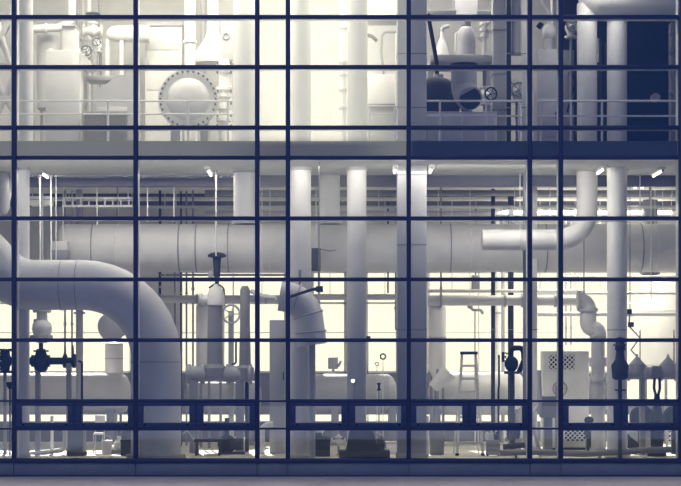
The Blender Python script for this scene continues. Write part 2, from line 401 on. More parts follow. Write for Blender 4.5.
def vessel(name, label, cat, px0, px1, py0, py1, d, m_, dome=0.5, cone=0.0, base=0.0, nozzle=True, group=None, bands=1):
    """upright vessel between the photo's rows py0 (top) and py1 (bottom of the shell), legs down to base"""
    a, b = X(px0, d), X(px1, d); r = (b-a)/2; c = (a+b)/2; zt_, zb_ = Z(py0, d), Z(py1, d)
    t = thing(name, label, cat, (c, d, base), group)
    prof = []
    if cone: prof += [(0, r*0.25), (cone, r)]
    else: prof += [(0, r*0.9), (0.03, r)]
    h = zt_-zb_; dz = r*dome
    prof += [(h-dz, r)]+[(h-dz+dz*math.sin(k*PI/16), r*math.cos(k*PI/16)) for k in range(1, 8)]
    MB().lathe((c, d, zb_), (0, 0, 1), prof, 36).build('shell', m_, t)
    for k in range(bands):
        z = zb_+cone+(h-dz-cone)*(k+1)/(bands+1); MB().cyl((c, d, z-0.012), (c, d, z+0.012), r*1.02, 36).build('seam_band', GREY, t)
    if nozzle:
        n = MB().cyl((c, d, zt_-0.03), (c, d, zt_+r*.3), r*.22, 16); flange(n, (c, d, zt_+r*.3), (0, 0, 1), r*.36, 0.03); n.build('nozzle', GREY, t)
    if zb_-base > 0.05:
        for k in range(3):
            q = 2*PI*k/3+0.5; x, y = c+math.cos(q)*r*.8, d+math.sin(q)*r*.8
            MB().box((x-0.03, y-0.03, base), (x+0.03, y+0.03, zb_+cone+0.1), 0.004).build('leg', MID, t)
    return t
def railing(label, px0, px1, d, posts, rows=(101, 114)):
    a, b = X(px0, d), X(px1, d); zt_ = Z(rows[0], d)
    t = thing('guard_railing', label, 'railing', ((a+b)/2, d, SLAB_T), 'guard railings along the upper floor edge')
    MB().cyl((a, d, zt_), (b, d, zt_), 0.021, 12).build('top_rail', WHITE, t)
    MB().cyl((a, d, Z(rows[1], d)), (b, d, Z(rows[1], d)), 0.019, 12).build('middle_rail', WHITE, t)
    for p in posts:
        x = X(p, d); MB().cyl((x, d, SLAB_T), (x, d, zt_), 0.024, 12).box((x-.06, d-.06, SLAB_T), (x+.06, d+.06, SLAB_T+.015)).build('post', WHITE, t)
def bx(px0, px1, py0, py1, d, dep): return ((X(px0, d), d, Z(py1, d)), (X(px1, d), d+dep, Z(py0, d)))

# ================================================================== COLUMNS
column(17, 33, 1.2, True, 'wide pale round column at the left end of the upper floor')
column(17, 29.5, 1.4, False, 'slim pale round column at the left end of the ground floor, behind the big bent pipe')
column(233.5, 256, 2.0, True, 'pale round column on the upper floor beside the round flanged manhole')
column(233.5, 256, 2.0, False, 'pale round column hung over the big duct, straight above the slimmer pump riser', z0=Z(224, 2.0))
column(290, 311, 1.5, True, 'pale round column on the upper floor just right of a narrow bay of glass')
column(290, 311, 1.5, False, 'pale round ground-floor column passing behind the banded drum')
column(319.5, 340, 2.6, False, 'pale round column ending over the big duct, between two taller ones that reach the floor', m_=PALE, z0=Z(224, 2.6))
column(347.5, 367.5, 1.5, True, 'pale round column on the upper floor left of the square column')
column(347, 366.5, 1.5, False, 'pale round ground-floor column between the two brightest rear windows')
column(397, 426, 1.2, True, 'square grey column with a pale edge on the upper floor', True, PALE)
column(397, 426, 1.2, False, 'square grey ground-floor column right of the brightest rear window', True, GREY)
column(523, 528, 3.0, False, 'thin dark steel post on the ground floor by the narrow right bay', True, MID, 'steel posts', 'steel_post')
column(531, 537, 4.2, False, 'thin pale steel post just behind the narrow right bay', True, WHITE, 'steel posts', 'steel_post')
column(491, 495, 6.2, False, 'dark steel post left of the black angle valve', True, DARK, 'steel posts', 'steel_post')
column(508, 513.5, 6.6, False, 'dark steel post directly above the black angle valve', True, DARK, 'steel posts', 'steel_post')
column(506.5, 511, 1.8, True, 'dark steel post on the upper floor beside a tall wall duct', True, DARK, 'steel posts', 'steel_post')
column(522, 527, 1.4, True, 'pale steel post on the upper floor left of the narrow right bay', True, WHITE, 'steel posts', 'steel_post')

# ================================================================== GROUND FLOOR: BIG DUCTS
D = 4.6
zc, rr = Z(248, D), 24*sc(D)
du = pipe('air_duct', 'huge pale horizontal duct running across the whole hall under the ceiling',
     [(X(66, D), D, zc), (XR-0.02, D, zc)], rr, PALE,
     bands=[((X(p, D), D, zc), (1, 0, 0)) for p in (94, 180, 197, 229, 300, 450, 545, 640)],
     hang=[(X(p, D), D, zc) for p in (118, 270, 470, 655)], fm=MID)
MB().lathe((X(66, D), D, zc), (-1, 0, 0), [(0, rr), (0.06, rr*.98), (0.13, rr*.86), (0.17, rr*.6), (0.19, 0)], 36).build('end_cap', PALE, du)
# big S-shaped pipe in front at the left
d = 0.95
pts = [P(-95, 165, d), P(-36, 232, d), P(14, 285, d), P(156, 285, d), (X(156, d), d, 0.0)]
bp_ = pipe('bent_pipe', 'fat pale pipe bending down from the left to the floor in the front bay', pts, 25*sc(d), PALE, rad=[0.9, 1.0, 1.5],
     bands=[(P(62, 285, d), (1, 0, 0)), (P(78, 285, d), (1, 0, 0)), ((X(156, d), d, Z(362, d)), (0, 0, 1))], fm=GREY)
f = MB(); flange(f, (X(156, d), d, 0.06), (0, 0, 1), 30*sc(d), 0.08); f.build('base_flange', GREY, bp_)
MB().cyl((X(-36, d), d, Z(232, d)+0.4), (X(-36, d), d, SLAB_B-0.03), 0.012, 8).build('hanger', MID, bp_)
# curved elbow hung on the duct at the right
d = 2.4
pipe('duct_elbow', 'pale pipe dropping from the ceiling on the right and bending left along the big duct',
     [(X(587, d), d, SLAB_B-0.03), P(587, 240, d), P(482, 240, d)], 10.5*sc(d), PALE, rad=0.62,
     hang=[P(520, 240, d)], fm=GREY)
d = 1.6
pipe('vertical_pipe', 'tall pale vertical pipe from ceiling to floor in the right bay',
     [(X(617, d), d, 0), (X(617, d), d, SLAB_B-0.03)], 10*sc(d), WHITE,
     flanges=[((X(617, d), d, 0.05), (0, 0, 1))], bands=[((X(617, d), d, Z(y, d)), (0, 0, 1)) for y in (222, 330)])
d = 5.75
t = thing('hopper_pipe', 'grey stub of pipe narrowing downward below the big duct near the right edge', 'pipe', P(650, 272, d))
MB().lathe(P(650, 275, d), (0, 0, 1), [(0, 8*sc(d)), (0.6, 8.5*sc(d)), (0.85, 7.5*sc(d)), (Z(200, d)-Z(275, d), 7.5*sc(d))]).build('barrel', MID, t)
f = MB(); flange(f, P(650, 273, d), (0, 0, 1), 10*sc(d), 0.04); f.build('flange', MID, t)
MB().cyl(P(650, 200, d), (X(650, d), d, SLAB_B-0.03), 0.02, 8).build('hanger', MID, t)

# ================================================================== PIPES UNDER THE GROUND FLOOR CEILING
for py, d, r, px0, px1, mm, lab in [
    (186.5, 6.2, 0.045, 28, 712, WHITE, 'thin white pipe highest under the ceiling, next to the dark beam'),
    (193, 5.6, 0.07, 205, 712, MID, 'grey pipe second from the top under the ceiling'),
    (199, 6.8, 0.05, 28, 712, WHITE, 'thin white pipe below the grey one under the ceiling'),
    (207, 5.2, 0.035, 95, 712, STEEL, 'slim steel conduit above the big duct'),
    (213.5, 6.6, 0.06, 205, 712, GREY, 'lowest grey pipe just over the top of the big duct')]:
    a, b = X(px0, d), X(px1, d)
    pipe('service_pipe', lab, [(a, d, Z(py, d)), (b, d, Z(py, d))], r, mm, hang=[(a+(b-a)*k/5, d, Z(py, d)) for k in (0.3, 1.2, 2.3, 3.4, 4.6)], group='thin pipes under the ground floor ceiling')
d = 4.0
t = thing('cable_tray', 'pale short cable tray with rungs under the ceiling in the second bay from the left', 'cable tray', P(80, 204, d))
for py in (198, 206): MB().box((X(62, d), d, Z(py+1.0, d)), (X(132, d), d+0.04, Z(py-1.0, d))).build('side_rail', WHITE, t)
for k in range(9):
    q = 64+k*8; MB().box((X(q, d), d+0.01, Z(206, d)), (X(q, d)+0.03, d+0.03, Z(198, d))).build('rung', INNER, t)
for q in (66, 128): MB().cyl((X(q, d), d+0.02, Z(198, d)), (X(q, d), d+0.02, SLAB_B-0.03), 0.012, 8).build('hanger', INNER, t)
d = 3.6
t = thing('junction_box', 'pale box clamped beneath the ceiling pipes at the left', 'box', P(40, 204, d))
MB().box(*bx(29, 51, 196, 205, d, 0.4), 0.01).build('body', WHITE, t)
MB().box(*bx(30, 50, 199, 200, d-0.01, 0.02)).build('lid_seam', GREY, t)
for q in (31, 49): MB().cyl((X(q, d), d+0.2, Z(196, d)), (X(q, d), d+0.2, SLAB_B-0.03), 0.01, 8).build('hanger', INNER, t)
# long hanger rods that cross the duct in the left bays
k = 0
for px, d, yb, lab in [(40, 2.6, 282, 'thick white rod from ceiling to the fat bent pipe, first from the left'), (51, 2.8, 262, 'white rod from the ceiling, second from the left'),
              (56, 3.0, 262, 'white rod from the ceiling, third from the left'), (97, 3.6, 225, 'white rod hanging from the ceiling left of the first wide mullion'),
              (147.5, 3.4, 222, 'white rod hanging just right of the first wide mullion'), (174, 3.4, 222, 'white rod in the middle of the second wide bay'),
              (216, 2.2, 256, 'bright white rod straight above the dark handwheel'), (612, 4.0, 222, 'white rod hanging behind the tall vertical pipe'),
              (651, 3.2, 300, 'long white rod beside the grey hopper stub at the right'), (640, 3.0, 222, 'short white rod among the ceiling lights at the right')]:
    r = 0.018 if px in (40, 51, 216) else 0.012
    o = thing('hanger_rod', lab, 'rod', (X(px, d), d, SLAB_B-0.03), 'white hanger rods')
    MB().cyl((X(px, d), d, Z(yb, d)), (X(px, d), d, SLAB_B-0.03), r, 10).build('rod', WHITE, o)
    MB().box((X(px, d)-.05, d-.05, SLAB_B-0.05), (X(px, d)+.05, d+.05, SLAB_B-0.03)).build('ceiling_plate', GREY, o)
# fluorescent battens, running front to back
for px, d0, d1, lab in [(601, 1.0, 2.1, 'lit tube light on the ceiling behind the first right pipe'), (622, 1.8, 3.0, 'lit tube light between the two tall right pipes'), (640, 3.6, 5.2, 'far lit tube light in the right bay'),
                    (647, 3.6, 5.2, 'far lit tube light at the right, outer one of a pair'), (658, 1.4, 2.6, 'lit tube light nearest the glass at the right'), (209, 1.2, 2.4, 'lit tube light above the bright rod in the second wide bay'),
                    (395, 0.9, 1.9, 'lit tube light on the ceiling left of the square column'), (431, 0.9, 1.9, 'lit tube light on the ceiling right of the square column'), (44.5, 2.0, 2.9, 'lit tube light near the left column')]:
    x = X(px, (d0+d1)/2); z = SLAB_B-0.03
    t = thing('tube_light', lab, 'light', (x, d0, z), 'tube lights on the ground floor ceiling')
    MB().box((x-.06, d0, z-.05), (x+.06, d1, z), 0.01).build('housing', WHITE, t)
    MB().cyl((x, d0+.04, z-.075), (x, d1-.04, z-.075), 0.02, 12).build('tube', TUBE, t)
    for q in (d0+.02, d1-.05): MB().box((x-.03, q, z-.1), (x+.03, q+.03, z-.05)).build('lamp_holder', GREY, t)

# ================================================================== PIPES AGAINST THE REAR WINDOWS
d = 6.0
pipe('long_pipe', 'grey insulated pipe crossing the bright windows right of the square column', [P(428, 300.5, d), P(590, 300.5, d), P(590, 322, d)], 5.2*sc(d), PALE, rad=0.22,
     flanges=[(P(522, 300.5, d), (1, 0, 0)), (P(505, 300.5, d), (1, 0, 0)), (P(555, 300.5, d), (1, 0, 0)), (P(441, 300.5, d), (1, 0, 0))], hang=[P(470, 300.5, d), P(540, 300.5, d)], fm=GREY)
d = 6.4
pipe('long_pipe', 'thin grey pipe just above the insulated pipe, right of the square column', [P(428, 291, d), P(585, 291, d)], 1.7*sc(d), PALE, hang=[P(452, 291, d), P(575, 291, d)])
pipe('long_pipe', 'pale pipe with valves crossing the left windows beside the fat bent pipe', [P(148, 299, d), P(288, 299, d)], 3.8*sc(d), PALE,
     flanges=[(P(160, 299, d), (1, 0, 0)), (P(197, 299, d), (1, 0, 0)), (P(266, 299, d), (1, 0, 0))], hang=[P(176, 299, d), P(258, 299, d)], fm=GREY)
pipe('long_pipe', 'pale twin-clamp pipe crossing the windows at the right, upper of two', [P(538, 293, 6.7), P(705, 293, 6.7)], 1.6*sc(6.7), PALE, hang=[P(600, 293, 6.7), P(690, 293, 6.7)])
pipe('long_pipe', 'pale pipe crossing the windows at the right, lower of two', [P(538, 314, 6.9), P(705, 314, 6.9)], 2.4*sc(6.9), PALE, hang=[P(560, 314, 6.9), P(680, 314, 6.9)])
pipe('long_pipe', 'dark slim pipe just under the big duct in the second wide bay', [P(160, 275, 6.0), P(286, 275, 6.0)], 1.1*sc(6), MID, hang=[P(165, 275, 6), P(270, 275, 6)])
pipe('long_pipe', 'pale pipe below the big duct between the round columns', [P(312, 297, 6.4), P(398, 297, 6.4)], 3.0*sc(6.4), PALE, hang=[P(330, 297, 6.4), P(385, 297, 6.4)])
pipe('long_pipe', 'grey rail-thin pipe along the window heads at the right', [P(560, 277, 6.5), P(700, 277, 6.5)], 1.4*sc(6.5), GREY, hang=[P(580, 277, 6.5), P(690, 277, 6.5)])
for px, y0, y1, d, r, mm, lab in [(160, 274, 340, 6.6, .030, DARK, 'dark stand pipe nearest the fat bent pipe'), (175, 280, 373, 6.8, .024, MID, 'slim stand pipe, second from the fat bent pipe'),
        (181, 280, 373, 6.7, .022, DARK, 'slim stand pipe, third from the fat bent pipe'), (186.5, 280, 373, 6.75, .022, MID, 'slim stand pipe, fourth from the fat bent pipe'),
        (193, 276, 373, 6.6, .024, MID, 'slim stand pipe left of the pale upright filter'), (65, 311, 362, 6.6, .024, GREY, 'slim stand pipe above the black valve train at the left'),
        (72, 311, 360, 6.6, .022, GREY, 'slim stand pipe just left of a wider grey one under the bent pipe'), (79.5, 300, 373, 6.4, .085, GREY, 'wide grey stand pipe under the arch of the bent pipe'),
        (497, 300, 373, 8.25, .06, WHITE, 'white stand pipe left of a slim one, by the black angle valve'), (503, 285, 373, 8.3, .045, GREY, 'grey stand pipe among posts above the black angle valve'),
        (441, 275, 304, 5.2, .02, MID, 'thin drop pipe beside the square column'), (388, 273, 293, 7.0, .02, DARK, 'short thin drop pipe right of a round column in the bright window'),
        (396, 295, 330, 7.6, .03, GREY, 'thin pipe running down the edge of the brightest window'), (319, 285, 340, 7.5, .03, GREY, 'thin bent pipe right of the banded drum'),
        (566, 315, 345, 7.5, .018, GREY, 'thin wire-like pipe left of the white elbow'), (571, 315, 345, 7.6, .018, GREY, 'thin wire-like pipe nearest the white elbow')]:
    t = thing('stand_pipe', lab, 'pipe', (X(px, d), d, Z(y1, d)), 'thin upright pipes against the rear windows')
    MB().tube([(X(px, d), d, 0.0 if y1 >= 370 else Z(y1, d)), (X(px, d), d, SLAB_B-0.03)], r, 14).build('barrel', mm, t)
    MB().cyl((X(px, d), d, Z(y0+12, d)), (X(px, d), d, Z(y0+14, d)), r*1.6, 14).build('coupling', GREY, t)
# zig-zag of thin brackets right of the banded drum
d = 0.92
t = thing('banded_drum', 'pale round drum with curved straps in front of a round column', 'drum', P(302, 318, d))
MB().tube(fillet([P(280, 296, d), P(306, 300, d), P(312, 345, d)], 0.5), 15*sc(d), 30).build('shell', PALE, t)
for (p, ax) in ((P(297, 299, d), (1, 0, -.3)), (P(308, 315, d), (.3, 0, -1)), (P(311, 332, d), (0.1, 0, -1))):
    MB().torus(p, ax, 15.2*sc(d), 0.02, 30, 6).build('strap', GREY, t)
MB().cyl(P(300, 285, d), (X(300, d), d, Z(270, d)), 0.03, 10).build('hanger', MID, t)
MB().cyl((X(312, d), d, 0), (X(312, d), d, Z(341, d)), .07, 16).build('support_post', GREY, t)
d = 0.47
t = thing('lever_arm', 'dark lever arm angled across the top of the banded drum', 'lever', P(290, 296, d))
MB().tube([P(286, 298, d), P(312, 289.5, d), P(318, 289, d)], [.03, .03, .045], 12).build('arm', DARK, t)
MB().box(*bx(316, 323, 286, 292, d-.05, .12), 0.01).build('head', DARK, t)
MB().cyl(P(319, 287, d), (X(319, d), d, SLAB_B-0.03), .012, 8).build('hanger', MID, t)

d = 3.9
t = thing('hanging_box', 'dark flat box hung in front of the big duct beside a round column', 'box', P(316, 259, d))
MB().box(*bx(311.5, 320.5, 248, 271, d-.1, .12), 0.01).build('body', DARK, t)
MB().cyl(P(316, 248, d), (X(316, d), d, SLAB_B-.03), .012, 8).build('hanger', INNER, t)
MB().tube([P(320, 249, d), P(330, 251, d), P(336, 250, d)], .014, 8).build('cable', MID, t)
d = 3.7
t = thing('damper_box', 'two-tone damper box hung between the white rods and the duct end cap', 'box', P(59, 250, d))
MB().box(*bx(50, 67, 241, 250, d, .3), 0.01).build('body', PALE, t)
MB().box(*bx(49, 67.5, 250, 259, d-.01, .32), 0.01).build('louvre', MID, t)
MB().cyl((X(62, d), d+.15, Z(241, d)), (X(62, d), d+.15, SLAB_B-.03), .012, 8).build('hanger', INNER, t)
d = 2.4
t = thing('drop_duct', 'grey round drop duct from the ceiling at the far left edge', 'duct', P(4, 212, d))
MB().lathe(P(3, 214, d), (0, 0, 1), [(0, 4*sc(d)), (.12, 7*sc(d)), (.7, 7*sc(d)), (.9, 5.5*sc(d)), (SLAB_B-.03-Z(214, d), 5.5*sc(d))]).build('barrel', GREY, t)
MB().tube(fillet([P(8, 168, d), P(12, 170, d), P(11, 190, d), P(8, 204, d)], .1), .03, 10).build('hose', WHITE, t)
# ================================================================== LEFT BAY EQUIPMENT
d = 3.4
t = thing('angle_valve', 'pale drop valve hanging under the fat bent pipe at the left', 'valve', P(41, 318, d))
MB().lathe((X(42, d), d, Z(343, d)), (0, 0, 1), [(0, .1), (.05, .15), (.3, .22), (.42, .2), (.5, .12), (Z(290, d)-Z(343, d), .1)]).build('body', PALE, t)
f = MB(); flange(f, P(41, 337, d), (0, 0, 1), .26, .06); f.build('flange', GREY, t)
f = MB(); flange(f, P(42, 311, d), (0, 0, 1), .2, .05); f.build('flange', GREY, t)
MB().cyl(P(34, 322, d), P(40, 322, d), .07, 14).build('side_port', GREY, t)
MB().cyl(P(42, 292, d), (X(42, d), d, SLAB_B-.03), .03, 12).build('riser', GREY, t)
MB().cyl((X(41, d), d, Z(352, d)), (X(41, d), d, Z(340, d)), .05, 12).build('drain', DARK, t)
d = 3.0
t = thing('valve_train', 'black flanged valve train lying on stands below the pale drop valve', 'valve', P(54, 361, d))
MB().lathe(P(41, 372, d), (0, 0, 1), [(0, .08), (.05, .14), (.24, .175), (.4, .12), (.5, .09)]).build('valve_body', BLACK, t)
MB().tube([P(30, 361, d), P(74, 361, d)], 3.6*sc(d), 20).build('barrel', BLACK, t)
for q in (33, 48, 65, 74):
    f = MB(); flange(f, P(q, 361, d), (1, 0, 0), (7 if q > 60 else 6)*sc(d), .06); f.build('flange', BLACK, t)
for q in (65, 73): MB().tube([P(q, 356, d), P(q, 345, d)], [.03, .012], 10).build('gauge_stem', DARK, t)
wheel(t, P(41, 351, d), (0, 0, 1), .15, BLACK)
for q in (38, 69): MB().box((X(q, d)-.05, d-.08, 0), (X(q, d)+.05, d+.08, Z(363, d))).build('support_post', MID, t)
pipe('drain_pipe', 'thin dark drain pipe below the right end of the black valve train', [(X(82, 3.0), 3.0, 0), P(82, 362, 3.0), P(78, 361, 3.0)], .025, DARK, rad=.06)
valve('black gate valve cut by the left edge of the picture', P(5, 361, 3.2), .24, BLACK, axis=(0, 0, 1), wheel_axis=(0, -1, 0), foot=0)
d = 2.6
t = thing('hose_hook', 'small dark hook and cup on a stem at the left edge', 'hook', P(10, 390, d))
MB().tube([(X(10, d), d, 0), P(10, 392, d), P(10, 384, d)], .02, 10).build('stem', DARK, t)
MB().lathe(P(10, 389, d), (0, 0, 1), [(0, .03), (.06, .07), (.14, .085), (.15, .085)], 16).build('cup', BLACK, t)
vessel('storage_tank', 'pale upright tank seen through the arch of the bent pipe', 'tank', 105, 123, 342, 373, 8.55, WHITE, dome=.25, base=0, nozzle=False)
d = 5.2
t = thing('pipe_end', 'large grey capped pipe end tilted inside the arch of the bent pipe', 'pipe', P(112, 326, d))
MB().lathe(P(114, 325, d)+Vector((.1, .35, .05)), (-.35, -1, -.25), [(0, 13*sc(d)), (.42, 13*sc(d)), (.44, 14.5*sc(d)), (.5, 14.5*sc(d)), (.52, 12*sc(d)), (.55, 0.01)], 32).build('barrel', GREY, t)
MB().cyl(P(116, 315, d)+Vector((0, .3, 0)), (X(116, d), d+.3, SLAB_B-.03), .02, 8).build('hanger', MID, t)
# long low tanks and casings along the rear
def lowtank(label, px0, px1, py0, py1, d, m_, legs, caps=True):
    zc = (Z(py0, d)+Z(py1, d))/2; r = (Z(py0, d)-Z(py1, d))/2; a, b = X(px0, d), X(px1, d)
    t = thing('horizontal_tank', label, 'tank', ((a+b)/2, d, 0), 'long low tanks near the floor')
    e = min(r*.45, (b-a)*.2)
    prof = [(0, .01), (e*.15, r*.55), (e*.5, r*.85), (e, r), (b-a-e, r), (b-a-e*.5, r*.85), (b-a-e*.15, r*.55), (b-a, .01)]
    MB().lathe((a, d, zc), (1, 0, 0), prof, 40).build('shell', m_, t)
    for k in (1, 2): MB().cyl((a+(b-a)*k/3-.012, d, zc), (a+(b-a)*k/3+.012, d, zc), r*1.012, 40).build('seam_band', m_, t)
    for q in legs:
        x = X(q, d); MB().box((x-.09, d-r*.7, 0), (x+.09, d+r*.7, zc-r*.55), .01).build('saddle', MID, t)
lowtank('long grey tank near the floor behind the left bay', -14, 131, 373, 414, 7.4, PALE, (20, 74, 112))
lowtank('grey tank near the floor under the twin pump pipes', 184, 262, 381, 414, 7.4, GREY, (196, 250))
lowtank('long grey tank near the floor between the round columns', 272, 397, 374, 414, 7.4, GREY, (280, 335, 392))
lowtank('pale rounded tank near the floor behind the stepladder', 428, 526, 372, 415, 7.4, PALE, (436, 518))
# lower left bits
d = 2.2
t = thing('casing', 'dark square floor post below the awning windows at the left', 'post', (X(75, d), d, 0))
MB().box((X(68, d), d, 0), (X(83, d), d+.5, Z(424, d)), .015).build('body', MID, t)
MB().box((X(67, d), d-.02, 0), (X(84, d), d+.52, .08), .01).build('plinth', DARK, t)
pipe('floor_pipe', 'white L-shaped pipe rising from the floor in the left bay', [P(30, 454, 2.8), P(65, 450, 2.8), P(65, 428, 2.8)], .05, WHITE, rad=.12, cat='pipe')
pipe('floor_pipe', 'thin white stem beside the L-shaped floor pipe', [(X(52, 3.4), 3.4, 0), P(52, 416, 3.4)], .035, WHITE)
d = 3.0
t = thing('bucket', 'small pale bucket on the floor beside the dark bin', 'bucket', (X(107, d), d, 0))
MB().lathe((X(107, d), d, 0), (0, 0, 1), [(0, .09), (.26, .12), (.28, .13), (.3, .12)], 24).build('body', WHITE, t)
MB().torus((X(107, d), d, .3), (0, 1, .4), .11, .006, 20, 6).build('handle', STEEL, t)
d = 2.4
t = thing('bin', 'dark square bin on the floor at the foot of the bent pipe', 'bin', (X(125.5, d), d, 0))
MB().box((X(120.5, d), d, 0), (X(130.5, d), d+.3, .3), .012).build('body', DARK, t)
MB().box((X(120, d), d-.02, .3), (X(131, d), d+.32, .34), .01).build('lid', BLACK, t)
d = 3.4
t = thing('chair', 'small pale chair standing in front of the long left tank', 'chair', (X(98, d), d, 0))
MB().box((X(93, d), d, .4), (X(103, d), d+.36, .44), .01).build('seat', WHITE, t)
MB().box((X(93, d), d+.32, .5), (X(103, d), d+.36, .82), .01).build('backrest', WHITE, t)
for q in (93.4, 102.4):
    for e in (.02, .33):
        MB().cyl((X(q, d), d+e, 0), (X(q, d), d+e, .5 if e > .1 else .4), .014, 8).build('leg', STEEL, t)
d = 3.2
t = thing('floor_pump', 'small pale pump with motor on the floor right of the bucket', 'pump', (X(115, d), d, 0))
MB().cyl(P(110, 449, d), P(118, 449, d), .09, 20).build('motor', WHITE, t)
MB().lathe((X(119, d), d, .08), (0, 0, 1), [(0, .06), (.05, .12), (.16, .12), (.22, .05), (.3, .04)]).build('casing', PALE, t)
MB().box((X(108, d), d-.1, 0), (X(122, d), d+.1, .08), .005).build('base', MID, t)

# ================================================================== TWIN PUMP PIPES (second wide bay)
vessel('filter_vessel', 'pale tall upright filter behind the twin pump pipes', 'tank', 196, 224.5, 299, 372, 5.85, PALE, dome=.6, base=0, nozzle=False)
d = 3.6
t = thing('pump_manifold', 'heavy grey flanged manifold with two risers in the second wide bay', 'manifold', (X(218, d), d, 0))
MB().tube([P(186, 374, d), P(252, 374, d)], 8*sc(d), 28).build('barrel', GREY, t)
for q, w in ((189, 3.5), (203, 3), (228, 3), (250, 3.5)):
    f = MB(); flange(f, P(q, 374, d), (1, 0, 0), 10*sc(d), w*sc(d)); f.build('flange', GREY, t)
MB().lathe((X(215, d), d, Z(378, d)), (0, 0, 1), [(0, 12*sc(d)), (10*sc(d), 12*sc(d)), (14*sc(d), 8*sc(d)), (Z(306, d)-Z(378, d), 7.2*sc(d))]).build('riser', MID, t)
MB().lathe((X(245, d), d, Z(380, d)), (0, 0, 1), [(0, 9*sc(d)), (12*sc(d), 9*sc(d)), (15*sc(d), 6*sc(d)), (Z(322, d)-Z(380, d), 5*sc(d)), (Z(290, d)-Z(380, d), 5*sc(d)), (Z(286, d)-Z(380, d), 3*sc(d))]).build('riser', MID, t)
for q in (194, 240): MB().box((X(q, d)-.09, d-.15, 0), (X(q, d)+.09, d+.15, Z(380, d)), .01).build('support_post', MID, t)
MB().tube([P(247, 382, d), (X(247, d), d, .02)], 2*sc(d), 12).build('drain', DARK, t)
MB().tube(fillet([P(232, 364, d), P(236, 364, d), P(236, 340, d)], .06), .022, 10).build('bypass', DARK, t)
d = 3.6
t = thing('strainer', 'shiny white domed strainer on top of the wider pump riser', 'strainer', P(216, 300, d))
MB().lathe((X(216, d), d, Z(310, d)), (0, 0, 1), [(4*sc(d), 7*sc(d)), (5*sc(d), 9*sc(d)), (14*sc(d), 9*sc(d)), (20*sc(d), 7*sc(d)), (24*sc(d), 3*sc(d)), (26*sc(d), 2*sc(d))]).build('dome', WHITE, t)
MB().cyl(P(214, 299, d), P(200, 300, d), 5*sc(d), 20).build('side_port', WHITE, t)
f = MB(); flange(f, P(201, 300, d), (1, 0, 0), 6.5*sc(d), .06); f.build('flange', PALE, t)
MB().tube(fillet([P(209, 288, d), P(216, 283, d), P(224, 288, d), P(224.5, 306, d)], .12), .02, 10).build('clamp_bow', DARK, t)
d = 3.6
t = thing('valve_operator', 'dark mushroom-shaped valve operator above the white strainer', 'valve', P(217, 266, d))
MB().lathe((X(217, d), d, Z(284, d)), (0, 0, 1), [(0, 2*sc(d)), (4*sc(d), 2.2*sc(d)), (8*sc(d), 3.2*sc(d)), (26*sc(d), 4.2*sc(d)), (27*sc(d), 9*sc(d)), (29*sc(d), 9.5*sc(d)), (31*sc(d), 6*sc(d)), (32*sc(d), 1*sc(d))]).build('stem_and_cap', DARK, t)
MB().box(*bx(208, 213, 271, 281, d-.1, .2), .01).build('switch_box', GREY, t)
d = 3.85
t = thing('handwheel_stand', 'large pale handwheel between the two pump risers', 'handwheel', P(231, 315, d))
wheel(t, P(231, 314, d), (0.3, -1, 0), 9*sc(d), WHITE, 'rim')
MB().cyl(P(231, 314, d), P(231, 314, d)+Vector((-.05, .2, 0)), .03, 10).build('spindle', STEEL, t)
d2 = d+.16
MB().box((X(231, d2)-.06, d2, 0), (X(231, d2)+.06, d2+.1, Z(311, d2))).build('stand', PALE, t)
pipe('feed_pipe', 'pale thin pipe joining the slim riser to the round column', [P(251, 291, 3.6), P(262, 296, 3.5), P(276, 298, 3.4)], 2.2*sc(3.6), PALE, rad=.2, hang=[P(262, 296, 3.6)])
d = 2.3
t = thing('trolley', 'dark wheeled trolley on the floor under the pump manifold', 'trolley', (X(206, d), d, 0))
MB().box((X(194, d), d, Z(442, d)), (X(221, d), d+.5, Z(439, d)), .005).build('deck', DARK, t)
for q in (196, 219):
    MB().cyl((X(q, d), d+.05, .06), (X(q, d), d+.05, Z(441, d)), .015, 8).build('leg', DARK, t)
    MB().cyl((X(q, d), d+.45, .06), (X(q, d), d+.45, Z(441, d)), .015, 8).build('leg', DARK, t)
    for e in (.05, .45): MB().cyl((X(q, d)-.02, d+e, .06), (X(q, d)+.02, d+e, .06), .06, 18).build('caster', BLACK, t)
MB().tube(fillet([P(194, 440, d), P(187, 430, d), P(183, 434, d)], .05), .015, 8).build('handle', STEEL, t)
d = 3.0
t = thing('centrifugal_pump', 'black pump with a round volute on the floor left of the round column', 'pump', (X(232, d), d, 0))
MB().cyl((X(227, d), d-.1, .22), (X(227, d), d+.1, .22), .2, 28).build('volute', BLACK, t)
MB().cyl((X(230, d), d, .22), (X(243, d), d, .22), .13, 20).build('motor', DARK, t)
MB().box((X(221, d), d-.14, 0), (X(245, d), d+.14, .05), .005).build('base', DARK, t)
MB().cyl((X(227, d), d, .4), (X(227, d), d, Z(418, d)), .05, 14).build('outlet', DARK, t)
d = 4.0
t = thing('white_box', 'white carton standing on the sunny floor behind the black pump', 'box', (X(240, d), d, 0))
MB().box((X(234, d), d, 0), (X(247, d), d+.35, Z(438, d)), .008).build('body', WHITE, t)
MB().box((X(240, d)-.02, d-.004, 0.0), (X(240, d)+.02, d+.354, Z(438, d)+.003)).build('tape', PALE, t)
pipe('stub_pipe', 'white short pipe standing in the narrow left-centre bay', [(X(262, 3), 3, 0), P(262, 428, 3), P(268, 424, 3), P(273, 424, 3)], .06, WHITE, rad=.12)

